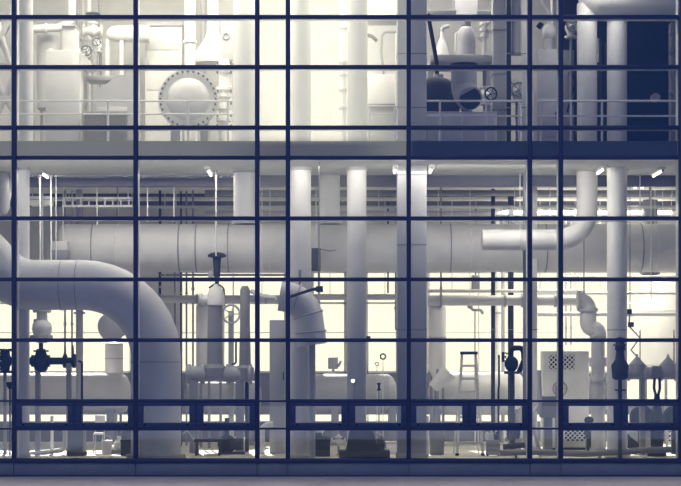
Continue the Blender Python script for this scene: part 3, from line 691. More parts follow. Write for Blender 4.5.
# ================================================================== MIDDLE BAYS
d = 3.2
t = thing('switch_cabinet', 'grey electric cabinet behind the round column in the narrow left-centre bay', 'cabinet', (X(277, d), d, 0))
MB().box((X(269.5, d), d, 0), (X(285.5, d), d+.4, Z(320, d)), .015).build('body', GREY, t)
dr = MB().box((X(270.5, d), d-.02, .1), (X(284.5, d), d, Z(323, d)), .006).build('door', GREY, t)
MB().box((X(283, d), d-.04, Z(380, d)), (X(284, d), d-.02, Z(372, d))).build('handle', DARK, dr)
d = 2.55
t = thing('switchboard', 'grey control panel with black knobs standing below the banded drum', 'cabinet', (X(301, d), d, 0))
MB().prism([P(290, 336, d), P(311, 341, d), (X(311, d), d, 0), (X(290, d), d, 0)], (0, .35, 0)).build('body', MID, t)
for px, py in ((296, 357), (296, 364), (306, 362), (306, 369)):
    MB().cyl(P(px, py, d), P(px, py, d)+Vector((0, -.03, 0)), .03, 14).build('knob', BLACK, t)
d = 8.3
t = thing('monitor', 'small grey cabinet standing in the bright window left of a round column', 'box', P(333, 368, d))
MB().box(*bx(328, 338, 357, 369, d, .25), .02).build('body', GREY, t)
MB().box((X(332, d), d+.08, 0), (X(334.5, d), d+.16, Z(369, d))).build('post', GREY, t)
MB().tube([P(338, 367, d), P(341, 361, d)], .03, 8).build('lever', GREY, t)
d = 6.4
t = thing('ring_gauge', 'small round dark-rimmed gauge in the brightest window', 'gauge', P(383, 356, d))
MB().torus(P(383, 356.5, d), (.25, -1, 0), 2.6*sc(d), .018, 24, 8).build('rim', DARK, t)
MB().tube([P(383, 359, d), (X(383, d), d, 0)], .008, 8).build('stem', INNER, t)
d = 6.6
t = thing('ring_gauge', 'tiny pale oval gauge below the dark-rimmed one', 'gauge', P(377, 364, d))
MB().torus(P(377, 364, d), (.25, -1, .9), 2.0*sc(d), .012, 20, 6).build('rim', GREY, t)
MB().tube([P(377, 365, d), (X(377, d), d, 0)], .008, 8).build('stem', INNER, t)
d = 8.3
t = thing('sensor_box', 'tiny dark box at the left edge of the brightest window', 'box', P(368, 338, d))
MB().box(*bx(366.5, 370.5, 336, 341, d, .1), .004).build('body', DARK, t)
MB().cyl(P(368, 341, d)+Vector((0, .05, 0)), (X(368, d), d+.05, 0), .012, 8).build('conduit', MID, t)
d = 1.21
t = thing('work_lamp', 'small lit work lamp on a thin stand in front of a round column', 'lamp', P(354, 381, d))
MB().lathe(P(353.5, 380.5, d), (-.4, -1, -.3), [(-.07, .02), (0, .04), (.03, .05)], 16).build('lamp_housing', STEEL, t)
MB().ball(P(353.5, 380.5, d)+Vector((-.012, -.035, -.01)), .035).build('bulb', TUBE, t)
MB().cyl((X(354, d), d+.02, 0), P(354, 381, d)+Vector((0, .02, 0)), .012, 8).build('stand', STEEL, t)
d = 3.1
t = thing('bracket', 'small dark bracket on the low tank below the brightest window', 'bracket', P(379, 387, d))
MB().box(*bx(377, 381, 383, 384.5, d, .06)).box(*bx(378, 380, 384.5, 389, d, .04)).box(*bx(377, 381, 389, 390.5, d, .06)).build('body', BLACK, t)
MB().cyl((X(379, d), d+.05, 0), P(379, 388, d)+Vector((0, .05, 0)), .014, 8).build('stem', MID, t)
d = 0.45
t = thing('skid_pump', 'large black pump skid with a tapered hood on the floor between the round columns', 'pump', (X(364, d), d, 0))
MB().box((X(339, d), d, 0), (X(390, d), d+.7, Z(451, d)), .01).build('skid', DARK, t)
MB().prism([P(350, 431, d), P(373, 431, d), P(379, 451, d), P(346, 451, d)], (0, .6, 0)).build('hood', BLACK, t)
MB().cyl(P(377, 446, d)+Vector((0, .35, 0)), P(385, 446, d)+Vector((0, .35, 0)), .14, 20).build('motor', DARK, t)
MB().tube(fillet([P(376, 433, d), P(383, 437, d), P(386, 448, d)], .15), .02, 10).build('cable', STEEL, t)
d = 2.0
t = thing('motor', 'black motor lying on feet left of the pump skid', 'motor', (X(318, d), d, 0))
MB().cyl((X(305, d), d+.2, .27), (X(330, d), d+.2, .27), .15, 28).build('body', BLACK, t)
fm_ = MB()
for k in range(9): q = X(307+k*2.4, d); fm_.cyl((q, d+.2, .27), (q+.012, d+.2, .27), .165, 28)
fm_.build('cooling_fins', BLACK, t)
MB().cyl((X(330, d), d+.2, .27), (X(336, d), d+.2, .27), .04, 14).build('shaft', STEEL, t)
MB().box((X(306, d), d, 0), (X(330, d), d+.4, .12), .01).build('feet', DARK, t)
MB().box((X(314, d), d+.08, .4), (X(322, d), d+.32, .5), .01).build('terminal_box', DARK, t)
valve('white valve coupling between the black motor and the pump skid', (X(338.5, 2.6), 2.6, .27), .14, WHITE, axis=(1, 0, 0), foot=0, wm=STEEL)
d = 3.35
t = thing('funnel_chute', 'pale curved chute hanging low left of the black motor', 'chute', (X(312, d), d, 0))
MB().lathe((X(312, d), d, Z(444, d)), (0, 0, 1), [(0, .06), (.14, .2), (.32, .28), (.36, .3)], 28).build('bowl', PALE, t)
MB().cyl((X(312, d), d, 0), (X(312, d), d, Z(443, d)), .05, 14).build('stem', PALE, t)
d = 3.2
t = thing('floor_crate', 'white low crate on the floor beside the square column', 'crate', (X(391, d), d, 0))
MB().box((X(384, d), d, 0), (X(397, d), d+.4, .22), .01).build('body', WHITE, t)
MB().box((X(383.5, d), d-.01, .22), (X(397.5, d), d+.41, .26), .006).build('lid', PALE, t)

# ================================================================== BAY RIGHT OF THE SQUARE COLUMN
vessel('storage_tank', 'pale upright tank touching the square column from behind', 'tank', 428.5, 446, 304, 385, 6.3, WHITE, dome=.35, cone=.4, base=0, nozzle=False)
d = 3.9
t = thing('scoop', 'pale tilted scoop at the foot of the upright tank by the square column', 'scoop', P(440, 378, d))
MB().tube([P(433, 388, d), P(449, 372, d)], [.12, .2], 20).build('bowl', WHITE, t)
MB().cyl((X(436, d), d, 0), P(436, 385, d), .03, 10).build('stem', MID, t)
# stepladder
d = 2.6
t = thing('stepladder', 'pale aluminium stepladder with a dark cap standing before the low tank', 'ladder', (X(468, d), d, 0))
ft = {}
for s, (xt, xb) in enumerate(((462, 456.5), (475.5, 482))):
    MB().tube([(X(xb, d), d-.22, 0.0), (X(xt, d), d, Z(353, d))], .03, 10).build('front_rail', INNER, t)
    MB().tube([(X(xb-1, d), d+.62, 0.0), (X(xt, d), d+.06, Z(354, d))], .018, 10).build('rear_rail', INNER, t)
    MB().box((X(xb, d)-.04, d-.26, 0), (X(xb, d)+.04, d-.18, .05), .008).build('foot', BLACK, t)
MB().box((X(460.5, d), d-.07, Z(354.5, d)), (X(477.5, d), d+.14, Z(351.5, d)), .01).build('top_cap', DARK, t)
H = Z(353, d)
for k in range(7):
    z = H*(k+1)/8; f_ = z/H; xa = X(456.5, d)+(X(462, d)-X(456.5, d))*f_; xb = X(482, d)+(X(475.5, d)-X(482, d))*f_; y = d-.22*(1-f_)
    MB().box((xa, y-.04, z-.025), (xb, y+.05, z+.025), .004).build('step', INNER, t)
for k in range(3):
    z = H*(k+1)/4; f_ = z/H; xa = X(455.5, d)+(X(462, d)-X(455.5, d))*f_; xb = X(481, d)+(X(475.5, d)-X(481, d))*f_; y = d+.62-.56*f_
    MB().cyl((xa, y, z), (xb, y, z), .012, 8).build('rear_brace', INNER, t)
d = 3.4
t = thing('angle_valve', 'black goose-neck valve with a round body standing right of the stepladder', 'valve', P(513, 360, d))
MB().ball(P(511.5, 364, d), 7*sc(d), (1, 1, 1.15)).build('body', BLACK, t)
MB().tube(fillet([P(511, 360, d), P(511, 348, d), P(523, 348, d), P(524, 360, d), P(519, 372, d)], .1), 2.6*sc(d), 16).build('neck', BLACK, t)
MB().cyl((X(512, d), d, 0), P(512, 370, d), .06, 14).build('stand', DARK, t)
wheel(t, P(505, 357, d)+Vector((0, -.12, 0)), (0.5, -1, 0), 4*sc(d), BLACK)
MB().tube([P(503, 352, d), P(503, 362, d)], .03, 10).build('lever', BLACK, t)
f = MB(); flange(f, P(512, 372.5, d), (0, 0, 1), 8*sc(d), .04); f.build('flange', DARK, t)
pipe('dip_rod', 'thin black rod leaning down beside the goose-neck valve', [P(499, 355, 3.0), P(499, 384, 3.0), P(498.5, 389, 3.0), (X(498.5, 3), 3.0, 0)], .022, BLACK, rad=.02)
d = 6.6
t = thing('gauge_tree', 'pale swan-neck tap with small branches in the window above the stepladder', 'tap', P(473, 309, d))
MB().tube(fillet([P(470, 306, d), P(473, 310, d), P(481, 310, d), P(483, 314, d)], .05), .035, 10).build('neck', GREY, t)
MB().tube([P(475, 310, d), (X(475, d), d, 0)], .018, 8).build('stem', INNER, t)
MB().ball(P(470, 306, d), .07).build('ball', GREY, t)
d = 6.8
t = thing('drop_box', 'grey narrow box under the big duct above the stepladder', 'box', P(476, 284, d))
MB().box(*bx(472, 480, 275, 292, d, .25), .02).build('body', GREY, t)
MB().cyl(P(476, 276, d)+Vector((0, .1, 0)), (X(476, d), d+.1, SLAB_B-.03), .02, 8).build('hanger', MID, t)
d = 2.0
pipe('white_post_pipe', 'slim white pipe upright right of the square column below the awning windows', [(X(427.5, d), d, 0), P(427.5, 416, d)], .035, WHITE)
d = 2.6
t = thing('cupboard', 'dark low cupboard beside the square column on the floor', 'cupboard', (X(437, d), d, 0))
MB().box((X(430, d), d, 0), (X(444, d), d+.4, Z(424, d)), .01).build('body', MID, t)
dr = MB().box((X(431, d), d-.02, .06), (X(443, d), d, Z(426, d)), .004).build('door', MID, t)
MB().cyl((X(442, d), d-.04, Z(440, d)), (X(442, d), d-.02, Z(440, d)), .02, 10).build('knob', STEEL, dr)
d = 2.2
t = thing('tool_chest', 'grey steel chest on the floor right of the stepladder', 'chest', (X(493, d), d, 0))
MB().box((X(487, d), d, 0.06), (X(500, d), d+.4, Z(440, d)), .01).build('body', GREY, t)
for py in (441, 446, 451): MB().box((X(487.6, d), d-.02, Z(py+4, d)), (X(499.4, d), d, Z(py+.4, d)), .004).build('drawer', GREY, t)
for q in (488, 499):
    for e in (.06, .34): MB().cyl((X(q, d)-.015, d+e, .03), (X(q, d)+.015, d+e, .03), .03, 12).build('caster', BLACK, t)
for i, (q, h, w, mm, lab) in enumerate([(486.6, .2, .045, WHITE, 'white bottle on the grey steel chest, first from the left'), (491, .24, .045, PALE, 'tall pale bottle in the middle of the grey steel chest'), (496.3, .17, .06, DARK, 'dark squat can on the grey steel chest')]):
    x = X(q+1.4, d); z = Z(440, d)
    t = thing('bottle' if i < 2 else 'can', lab, 'bottle' if i < 2 else 'can', (x, d+.2, z), 'bottles on the steel chest')
    MB().lathe((x, d+.2, z), (0, 0, 1), [(0, w), (h*.65, w), (h*.8, w*.4), (h*.9, w*.4)], 18).build('body', mm, t)
    MB().cyl((x, d+.2, z+h*.9), (x, d+.2, z+h), w*.45, 14).build('cap', BLACK, t)
pipe('floor_pipe', 'grey pipe lying along the floor across the narrow right bay', [P(500, 453, 1.2), P(530, 452, 1.2), P(585, 454, 1.2), P(652, 450, 1.2), P(672, 449.5, 1.2)], .065, MID, rad=.5, feet=[P(516, 452.4, 1.2), P(600, 453.1, 1.2)], cat='pipe')
pipe('floor_pipe', 'dark pipe on the floor behind the long grey one right of the chest', [P(503, 447, 2.6), P(525, 445, 2.6)], .06, DARK, feet=[P(508, 446.5, 2.6), P(520, 445.5, 2.6)])
d = 4.0
t = thing('low_pump', 'dark small pump with pale flanges left of the thin dark post', 'pump', (X(513, d), d, 0))
MB().ball((X(513, d), d, Z(434, d)), .16, (1.1, 1, 1)).build('casing', BLACK, t)
MB().cyl((X(505, d), d, Z(432, d)), (X(521, d), d, Z(432, d)), .07, 16).build('barrel', DARK, t)
for q in (505, 521): f = MB(); flange(f, (X(q, d), d, Z(432, d)), (1, 0, 0), .13, .04); f.build('flange', WHITE, t)
MB().box((X(509, d), d-.1, 0), (X(517, d), d+.1, Z(438, d))).build('pedestal', MID, t)

# ================================================================== NARROW RIGHT BAY AND RIGHT BAY
def lattice(mb, px0, px1, py0, py1, d, step=3.4):
    a, b, z0, z1 = X(px0, d), X(px1, d), Z(py1, d), Z(py0, d); s = step*sc(d); w = b-a; h = z1-z0
    for sgn in (1, -1):
        k = -int(h/s)-1
        while k*s < w+h:
            x0 = a+k*s; pts_ = []
            for tt in (0, h):
                pts_.append((x0+tt, z0+tt if sgn > 0 else z1-tt))
            (xa, za), (xb, zb_) = pts_
            if xb > a and xa < b:
                if xa < a: f_ = (a-xa)/(xb-xa); za, xa = za+(zb_-za)*f_, a
                if xb > b: f_ = (b-xa)/(xb-xa); zb_, xb = za+(zb_-za)*f_, b
                if xb-xa > .02: mb.cyl((xa, d, za), (xb, d, zb_), .014, 6)
            k += 1
    mb.box((a-.02, d-.015, z0-.02), (a, d+.015, z1+.02)).box((b, d-.015, z0-.02), (b+.02, d+.015, z1+.02)).box((a, d-.015, z0-.02), (b, d+.015, z0)).box((a, d-.015, z1), (b, d+.015, z1+.02))
d = 4.8
t = thing('fan_cabinet', 'pale cabinet with two diamond grilles across the narrow right bay', 'cabinet', (X(566, d), d, 0))
MB().box((X(543, d), d, .05), (X(589, d), d+.55, Z(351, d)), .02).build('body', WHITE, t)
MB().box((X(548, d), d-.012, Z(370, d)), (X(575, d), d, Z(354.5, d))).build('grille_back', BLACK, t)
for a, b in ((549, 560), (563, 574.5)): g = MB(); lattice(g, a, b, 355.5, 369, d-.02, 4.6); g.build('grille', WHITE, t)
MB().box((X(543, d), d-.01, Z(401, d)), (X(589, d), d, Z(400, d))).build('seam_band', GREY, t)
MB().box((X(545, d), d-.01, 0), (X(587, d), d+.5, .05)).build('plinth', DARK, t)
g = MB(); MB().box((X(565, d), d-.012, Z(441, d)), (X(588, d), d, Z(430, d))).build('grille_back', BLACK, t); lattice(g, 565, 588, 430, 441, d-.02, 4.6); g.build('grille', WHITE, t)
d = 3.9
t = thing('handwheel_stand', 'round pale handwheel low in front of the diamond grille cabinet', 'handwheel', P(560, 388, d))
wheel(t, P(560, 388.5, d), (0.1, -1, 0), 7*sc(d), GREY, 'rim')
MB().cyl(P(560, 388.5, d), P(560, 388.5, d)+Vector((0, .3, 0)), .03, 10).build('spindle', STEEL, t)
MB().box((X(557, d), d+.2, 0), (X(563, d), d+.34, Z(386, d))).build('stand', MID, t)
d = 2.2
t = thing('gear_box', 'dark squat gearbox on a post in the narrow right bay', 'gearbox', (X(549, d), d, 0))
MB().box((X(541, d), d, Z(418, d)), (X(557, d), d+.4, Z(396, d)), .03).build('body', MID, t)
MB().box((X(545, d), d+.1, 0), (X(553, d), d+.3, Z(418, d))).build('pedestal', MID, t)
d = 1.4
pipe('hose', 'white hose curling down at the foot of the narrow right bay', [P(539, 370, d), P(540, 405, d), P(532, 414, d), P(533, 424, d), (X(541, d), d, 0.02)], .045, WHITE, rad=.16, cat='hose')
d = 3.6
t = thing('elbow_pipe', 'white stepped elbow pipe with a bell end left of the tall right pipe', 'pipe', P(589, 322, d))
MB().tube(fillet([P(577, 301, d), P(588, 301, d), P(588, 329, d), P(598, 329, d), P(598, 338, d)], [.2, .16, .12]), 8.3*sc(d), 24).build('barrel', WHITE, t)
for p, ax in ((P(588, 310, d), (0, 0, 1)), (P(579, 301, d), (1, 0, 0))):
    f = MB(); flange(f, p, ax, 10*sc(d), .07); f.build('flange', PALE, t)
MB().cyl(P(584, 297, d), (X(584, d), d, SLAB_B-.03), .014, 8).build('hanger', MID, t)
d = 3.6
t = thing('flanged_riser', 'stout grey upright pipe with bulging flanges right of the grille cabinet', 'pipe', (X(598, d), d, 0))
MB().tube([(X(598, d), d, 0), P(598, 338, d)], 6.8*sc(d), 24).build('barrel', PALE, t)
for py, r in ((338, 7.5), (360, 8.5), (364, 8), (379, 8.5), (407, 8), (426, 7.5)):
    f = MB(); flange(f, (X(598, d), d, Z(py, d)), (0, 0, 1), (r+.8)*sc(d), .09); f.build('flange', PALE, t)
MB().lathe((X(598, d), d, 0), (0, 0, 1), [(0, .3), (.05, .3), (.09, .18)]).build('base_plate', MID, t)
vessel('storage_tank', 'very large white upright tank behind the pipes at the right edge', 'tank', 640, 686, 281, 366, 8.1, WHITE, dome=.15, base=0, nozzle=False, bands=2)
d = 2.8
t = thing('pipe_header', 'grey horizontal pipe header with humped valves at the right', 'manifold', P(650, 372, d))
MB().tube([P(613, 373, d), P(720, 373, d)], 6.5*sc(d), 24).build('barrel', GREY, t)
for q in (614, 628, 645, 661, 676):
    f = MB(); flange(f, P(q, 373, d), (1, 0, 0), 8*sc(d), .06); f.build('flange', GREY, t)
for q, h in ((637, 355), (668, 355)):
    MB().lathe((X(q, d), d, Z(373, d)), (0, 0, 1), [(0, 8*sc(d)), (9*sc(d), 8*sc(d)), (11*sc(d), 6*sc(d)), (16*sc(d), 1.5*sc(d)), (19*sc(d), 1*sc(d))], 20).build('hump', GREY, t)
for q in (642, 690): MB().box((X(q, d)-.05, d-.1, 0), (X(q, d)+.05, d+.1, Z(377, d))).build('support_post', MID, t)
for q in (640, 674): MB().cyl((X(q, d), d, Z(366, d)), (X(q, d), d, Z(330, d)), .012, 8).build('gauge_stem', DARK, t)
d = 0.9
t = thing('control_valve', 'dark upright control valve with a handwheel in front of the tall right pipe', 'valve', P(620, 362, d))
MB().lathe((X(620, d), d, Z(380, d)), (0, 0, 1), [(0, .09), (.04, .16), (.3, .18), (.42, .1), (.6, .08), (.62, .11), (.86, .08), (.88, .03)], 22).build('body', DARK, t)
wheel(t, P(619.5, 345, d), (0, 0, 1), 6*sc(d), DARK)
MB().cyl(P(619.5, 350, d), P(619.5, 335, d), .014, 8).build('stem', STEEL, t)
MB().cyl((X(620, d), d, 0), P(620, 379, d), .04, 12).build('stand', DARK, t)
wheel(t, P(620, 390, d)+Vector((0, -.05, 0)), (0, 0, 1), 5*sc(d), DARK)
d = 4.0
t = thing('scissor_arm', 'thin zig-zag arm with dark clips right of the tall right pipe', 'arm', P(636, 335, d))
MB().tube([P(630, 310, d), P(629, 326, d), P(640, 338, d), P(631, 350, d), P(640, 360, d)], .02, 8).build('links', MID, t)
for px, py in ((629, 312), (631, 325)): MB().box(*bx(px-2.5, px+3, py-3, py+2, d-.05, .1), .01).build('clip', DARK, t)
MB().cyl(P(630, 312, d), (X(630, d), d, SLAB_B-.03), .01, 8).build('hanger', MID, t)
d = 2.2
t = thing('forked_valve', 'black forked drop leg with a heavy foot below the pipe header at the right', 'valve', (X(657, d), d, 0))
MB().tube([P(657, 366, d), P(657, 378, d)], [.1, .16], 16).build('neck', MID, t)
for s in (-1, 1): MB().tube([P(657+2.4*s, 378, d), P(657+3*s, 388, d), P(657+1*s, 396, d)], .03, 10).build('fork', DARK, t)
MB().tube([P(657, 394, d), P(657, 425, d), (X(657, d), d, 0)], [.05, .15, .12], 18).build('leg', BLACK, t)
for z in (Z(424, d), .04): f = MB(); flange(f, (X(657, d), d, z), (0, 0, 1), .2, .06); f.build('flange', BLACK, t)
d = 3.0
for q, lab in ((642, 'black half-round pulley guard left of the forked drop leg'), (675, 'black half-round pulley guard right of the forked drop leg')):
    t = thing('pulley_guard', lab, 'guard', (X(q, d), d, 0), 'black pulley guards')
    MB().cyl((X(q, d), d, Z(418, d)), (X(q, d), d+.18, Z(418, d)), 11.5*sc(d), 32).build('disc', BLACK, t)
    MB().torus((X(q, d), d, Z(418, d)), (0, 1, 0), 11.5*sc(d), .03, 32, 8).build('rim', DARK, t)
    MB().box((X(q, d)-.06, d+.02, 0), (X(q, d)+.06, d+.16, Z(422, d))).build('stand', DARK, t)
d = 3.2
t = thing('wedge_chute', 'white rounded drum with a dark sloping lid on the floor at the right', 'drum', (X(640, d), d, 0))
MB().cyl((X(628, d), d+.35, .34), (X(652, d), d+.35, .34), .33, 30).build('body', WHITE, t)
MB().prism([P(628, 434, d), P(642, 447, d), P(628, 448, d)], (0, .1, 0)).build('lid', DARK, t)
MB().box((X(630, d), d+.15, 0), (X(650, d), d+.55, .1)).build('saddle', MID, t)
d = 5.6
t = thing('vent_grille', 'diamond grille panel on the floor at the right edge', 'grille', (X(675, d), d, 0))
g = MB(); lattice(g, 667, 686, 431, 441, d, 4.6); g.build('lattice', WHITE, t)
for q in (667, 686): MB().box((X(q, d)-.02, d-.02, 0), (X(q, d)+.02, d+.02, Z(431, d))).build('post', GREY, t)
MB().box((X(667, d), d+.02, Z(441, d)), (X(686, d), d+.05, Z(431, d))).build('backing', BLACK, t)
d = 4.1
t = thing('compressor', 'dark small compressor on the floor behind the awning window left of the stout riser', 'compressor', (X(594, d), d, 0))
MB().prism([P(586, 430, d), P(600, 436, d), P(600, 447, d), P(590, 447, d)], (0, .4, 0)).build('hood', DARK, t)
MB().box((X(588, d), d, 0), (X(606, d), d+.45, Z(437, d)), .02).build('body', MID, t)
d = 3.0
t = thing('tap', 'small black tap sprouting below the diamond cabinet', 'tap', (X(588, d), d, 0))
MB().cyl((X(588, d), d, 0), P(588, 420, d), .03, 10).build('stem', DARK, t)
MB().ball(P(589, 420, d), .08, (1.3, 1, 1)).build('body', BLACK, t)
MB().tube([P(585, 418, d), P(588, 420, d), P(592, 417, d)], .015, 8).build('lever', BLACK, t)

# ================================================================== UPPER FLOOR, LEFT
UZ = SLAB_T
railing('white guard railing along the left bays of the upper floor', -40, 234, 0.55, (-16, 108, 188, 228))
railing('short white guard railing between the round and square columns upstairs', 367, 397, 0.75, (369, 395), (106, 114))
railing('guard railing in front of the dark tank upstairs, right of the square column', 427, 522, 0.6, (440, 486, 519), (101, 116))
railing('guard railing at the right end of the upper floor', 538, 700, 0.6, (541, 571, 602, 690), (101, 116))
d = 2.2
t = thing('steel_brace', 'pale crossed steel brace at the far left of the upper floor', 'brace', (X(4, d), d, UZ))
for a, b in (((-8, 55), (14, 12)), ((-6, 15), (13, 70)), ((-6, 120), (12, 80)), ((-6, 78), (12, 108))):
    MB().tube([P(a[0], a[1], d), P(b[0], b[1], d)], .075, 12).build('diagonal', PALE, t)
for q in (-8, 13): MB().box((X(q, d)-.06, d-.06, UZ), (X(q, d)+.06, d+.06, Z(5, d))).build('upright', PALE, t)
MB().box((X(-8, d), d-.06, Z(64, d)), (X(13, d), d+.06, Z(60, d))).build('crossbar', PALE, t)
d = 2.4
t = thing('air_handler', 'tall pale box unit with a narrow neck at the left of the upper floor', 'machine', (X(62, d), d, UZ))
MB().box((X(45.5, d), d, UZ), (X(80, d), d+1.1, Z(50, d)), .02).build('body', PALE, t)
MB().box((X(61, d), d+.2, Z(50, d)), (X(74, d), d+.8, Z(25, d)), .015).build('neck', PALE, t)
MB().prism([P(80, 50, d), P(92, 65, d), P(80, 65, d)], (0, 1.0, 0)).build('side_hood', WHITE, t)
MB().box((X(44.5, d), d-.02, Z(66, d)), (X(81, d), d+1.12, Z(65, d))).build('seam_band', GREY, t)
for q in (49, 77): MB().cyl((X(q, d), d+.1, Z(50, d)), (X(q, d), d+.1, Z(48, d)), .06, 12).build('lifting_lug', WHITE, t)
MB().box((X(60, d), d+.15, Z(25, d)), (X(75, d), d+.85, Z(23.5, d)), .01).build('neck_flange', GREY, t)
vessel('pressure_vessel', 'grey round-topped vessel behind the tall box unit', 'tank', 37, 61, 28, 110, 4.6, GREY, dome=.8, base=UZ)
pipe('steam_pipe', 'pale pipe bending over the grey vessel upstairs at the left', [P(34, 29, 4.1), P(58, 28, 4.1), P(72, 22, 4.1), P(72, -40, 4.1)], .09, PALE, rad=.2, flanges=[(P(46, 28.6, 4.1), (1, 0, 0))], cat='pipe')
MB_ = MB
d = 2.0
t = thing('utility_case', 'narrow grey case standing against the wide left column upstairs', 'case', (X(31, d), d, UZ))
MB().box((X(29, d), d, UZ), (X(33, d), d+.3, Z(52, d)), .01).build('body', MID, t); MB().box((X(29.3, d), d-.015, Z(90, d)), (X(32.7, d), d, Z(56, d))).build('door', GREY, t)
for (px, py, s, lab, dd) in ((93, 31, .2, 'pale gate valve with a cross handle upstairs, right of the narrow neck', 4.75), (88, 56, .16, 'small pale gate valve low beside the sloped hood upstairs', 4.1), (98, 46, .12, 'small pale gate valve under the cross-handled one upstairs', 3.95)):
    valve(lab, P(px, py, dd), s, PALE, axis=(0, 0, 1) if s < .18 else (1, 0, 0), wheel_axis=(0, -1, .2) if s < .18 else (0, 0, 1), wm=DARK, foot=UZ, group='pale gate valves upstairs')
for px, y0, r, mm, lab in ((78, 22, .05, MID, 'dark riser pipe upstairs beside the narrow neck'), (83, 20, .04, GREY, 'grey riser pipe upstairs right of the dark one'), (89, 18, .06, PALE, 'pale riser pipe upstairs feeding the gate valves'), (100, 15, .04, MID, 'thin dark riser pipe upstairs before the glowing tank')):
    d = 5.3; pipe('riser_pipe', lab, [(X(px, d), d, UZ), (X(px, d), d, ROOF_Z)], r, mm, flanges=[((X(px, d), d, Z(40, d)), (0, 0, 1))], group='riser pipes upstairs')
d = 4.8
t = thing('expansion_tank', 'white lying tank high on a stand upstairs, left of the first wide mullion', 'tank', (X(124, d), d, UZ))
MB().lathe(P(101, 34, d), (1, 0, 0), [(.12, .02), (.15, .1), (.25, .17), (.4, .19), (1.1, .2), (1.15, .02)], 24).build('shell', WHITE, t)
for q in (108, 122): MB().box((X(q, d)-.04, d-.1, UZ), (X(q, d)+.04, d+.1, Z(40, d))).build('leg', PALE, t)
d = 2.6
t = thing('chamfered_cabinet', 'large grey cabinet with a stepped top upstairs behind the railing', 'cabinet', (X(115, d), d, UZ))
MB().prism([P(95, 140, d), P(94, 90, d), P(102, 86, d), P(108, 83, d), P(116, 75, d), P(134, 75, d), P(134, 140, d)], (0, 1.2, 0)).build('body', GREY, t)
dr = MB().box((X(97, d), d-.02, Z(134, d)), (X(127, d), d, Z(107, d)), .006).build('door', GREY, t)
MB().box((X(98, d), d-.04, Z(120, d)), (X(99, d), d-.02, Z(114, d))).build('handle', DARK, dr)
MB().box((X(84, d), d+.3, Z(78, d)), (X(117, d), d+.9, Z(73.5, d)), .01).build('tray', MID, t)
d = 5.3
t = thing('locker', 'tall pale locker upstairs above the round manhole, right of the first wide mullion', 'locker', (X(163, d), d, UZ))
MB().box((X(145, d), d, UZ), (X(182, d), d+.6, Z(22, d)), .015).build('body', PALE, t)
MB().box((X(147, d), d-.02, Z(50, d)), (X(180, d), d, Z(27, d)), .006).build('door', PALE, t)
MB().box((X(147, d), d-.02, Z(90, d)), (X(180, d), d, Z(52, d)), .006).build('door', PALE, t)
MB().box((X(145, d), d-.05, Z(26, d)), (X(182, d), d, Z(22, d))).build('vent_hood', GREY, t)
for py in (38, 60): MB().box((X(148, d), d-.05, Z(py+5, d)), (X(149.5, d), d-.02, Z(py, d))).build('handle', GREY, t)
d = 2.0
t = thing('shade_infill', 'dark low bench added for the open shade behind the railing under the stepped cabinet upstairs', 'infill', (X(104, d), d, UZ))  # added box; the shade behind the railing is put into its dark colour
MB().box((X(82, d), d, Z(113.5, d)), (X(127, d), d+.45, Z(111, d)), .008).build('top', MID, t)
MB().box((X(84, d), d+.04, UZ), (X(125, d), d+.42, Z(113.5, d)), .01).build('body', DARK, t)
for q in (85, 105): MB().box((X(q, d), d+.02, UZ+.04), (X(q+18, d), d+.04, Z(115, d)), .004).build('door', DARK, t)
# round manhole vessel
d = 2.2
t = thing('manhole_vessel', 'large round vessel end with a ring of dark bolts upstairs in the second wide bay', 'tank', (X(188, d), d, UZ))
c = P(188, 99, d); R = 25*sc(d)
MB().lathe(c+Vector((0, .9, 0)), (0, -1, 0), [(0, R), (.75, R), (.85, R*.93), (.94, R*.72), (.98, R*.4), (.99, .01)], 44).build('shell', PALE, t)
MB().cyl(c+Vector((0, .02, 0)), c+Vector((0, .14, 0)), 30*sc(d), 44).build('ring_flange', PALE, t)
for k in range(32):
    q = 2*PI*k/32; p = c+Vector((math.cos(q), 0, math.sin(q)))*27.6*sc(d)
    MB().cyl(p+Vector((0, -.035, 0)), p+Vector((0, .03, 0)), .024, 6).build('bolt', BLACK, t)
for s in (-1, 1): MB().box((c.x+s*R*.6-.08, d+.3, UZ), (c.x+s*R*.6+.08, d+.8, c.z-R*.6)).build('saddle', MID, t)
d = 4.7
t = thing('hopper', 'white cone-shaped hopper on a frame upstairs above the round manhole', 'hopper', (X(213, d), d, UZ))
MB().lathe((X(213, d), d, Z(64, d)), (0, 0, 1), [(0, 21*sc(d)), (.14, 21*sc(d)), (.2, 19*sc(d)), (.6, 8*sc(d)), (.75, 6*sc(d)), (1.9, 5*sc(d))], 32).build('cone', WHITE, t)
MB().cyl((X(213, d), d, Z(64.5, d)), (X(213, d), d, Z(61, d)), 22.5*sc(d), 32).build('rim', PALE, t)
for q in (196, 230): MB().box((X(q, d)-.04, d-.04, UZ), (X(q, d)+.04, d+.04, Z(63, d))).build('leg', PALE, t)
d = 3.8
pipe('steam_pipe', 'white thick riser upstairs left of the cone-shaped hopper', [(X(190, d), d, UZ), (X(190, d), d, ROOF_Z)], 5.5*sc(d), WHITE, flanges=[((X(190, d), d, Z(42, d)), (0, 0, 1))])
pipe('steam_pipe', 'white twin riser upstairs behind the cone-shaped hopper', [(X(203, 5.6), 5.6, UZ), (X(203, 5.6), 5.6, ROOF_Z)], 2.5*sc(5.6), GREY)
d = 3.3
t = thing('bolt_stand', 'pale flanged pipe stack with dark studs upstairs left of a round column', 'pipe', (X(224, d), d, UZ))
MB().cyl((X(224, d), d, UZ), (X(224, d), d, Z(60, d)), 5*sc(d), 20).build('barrel', WHITE, t)
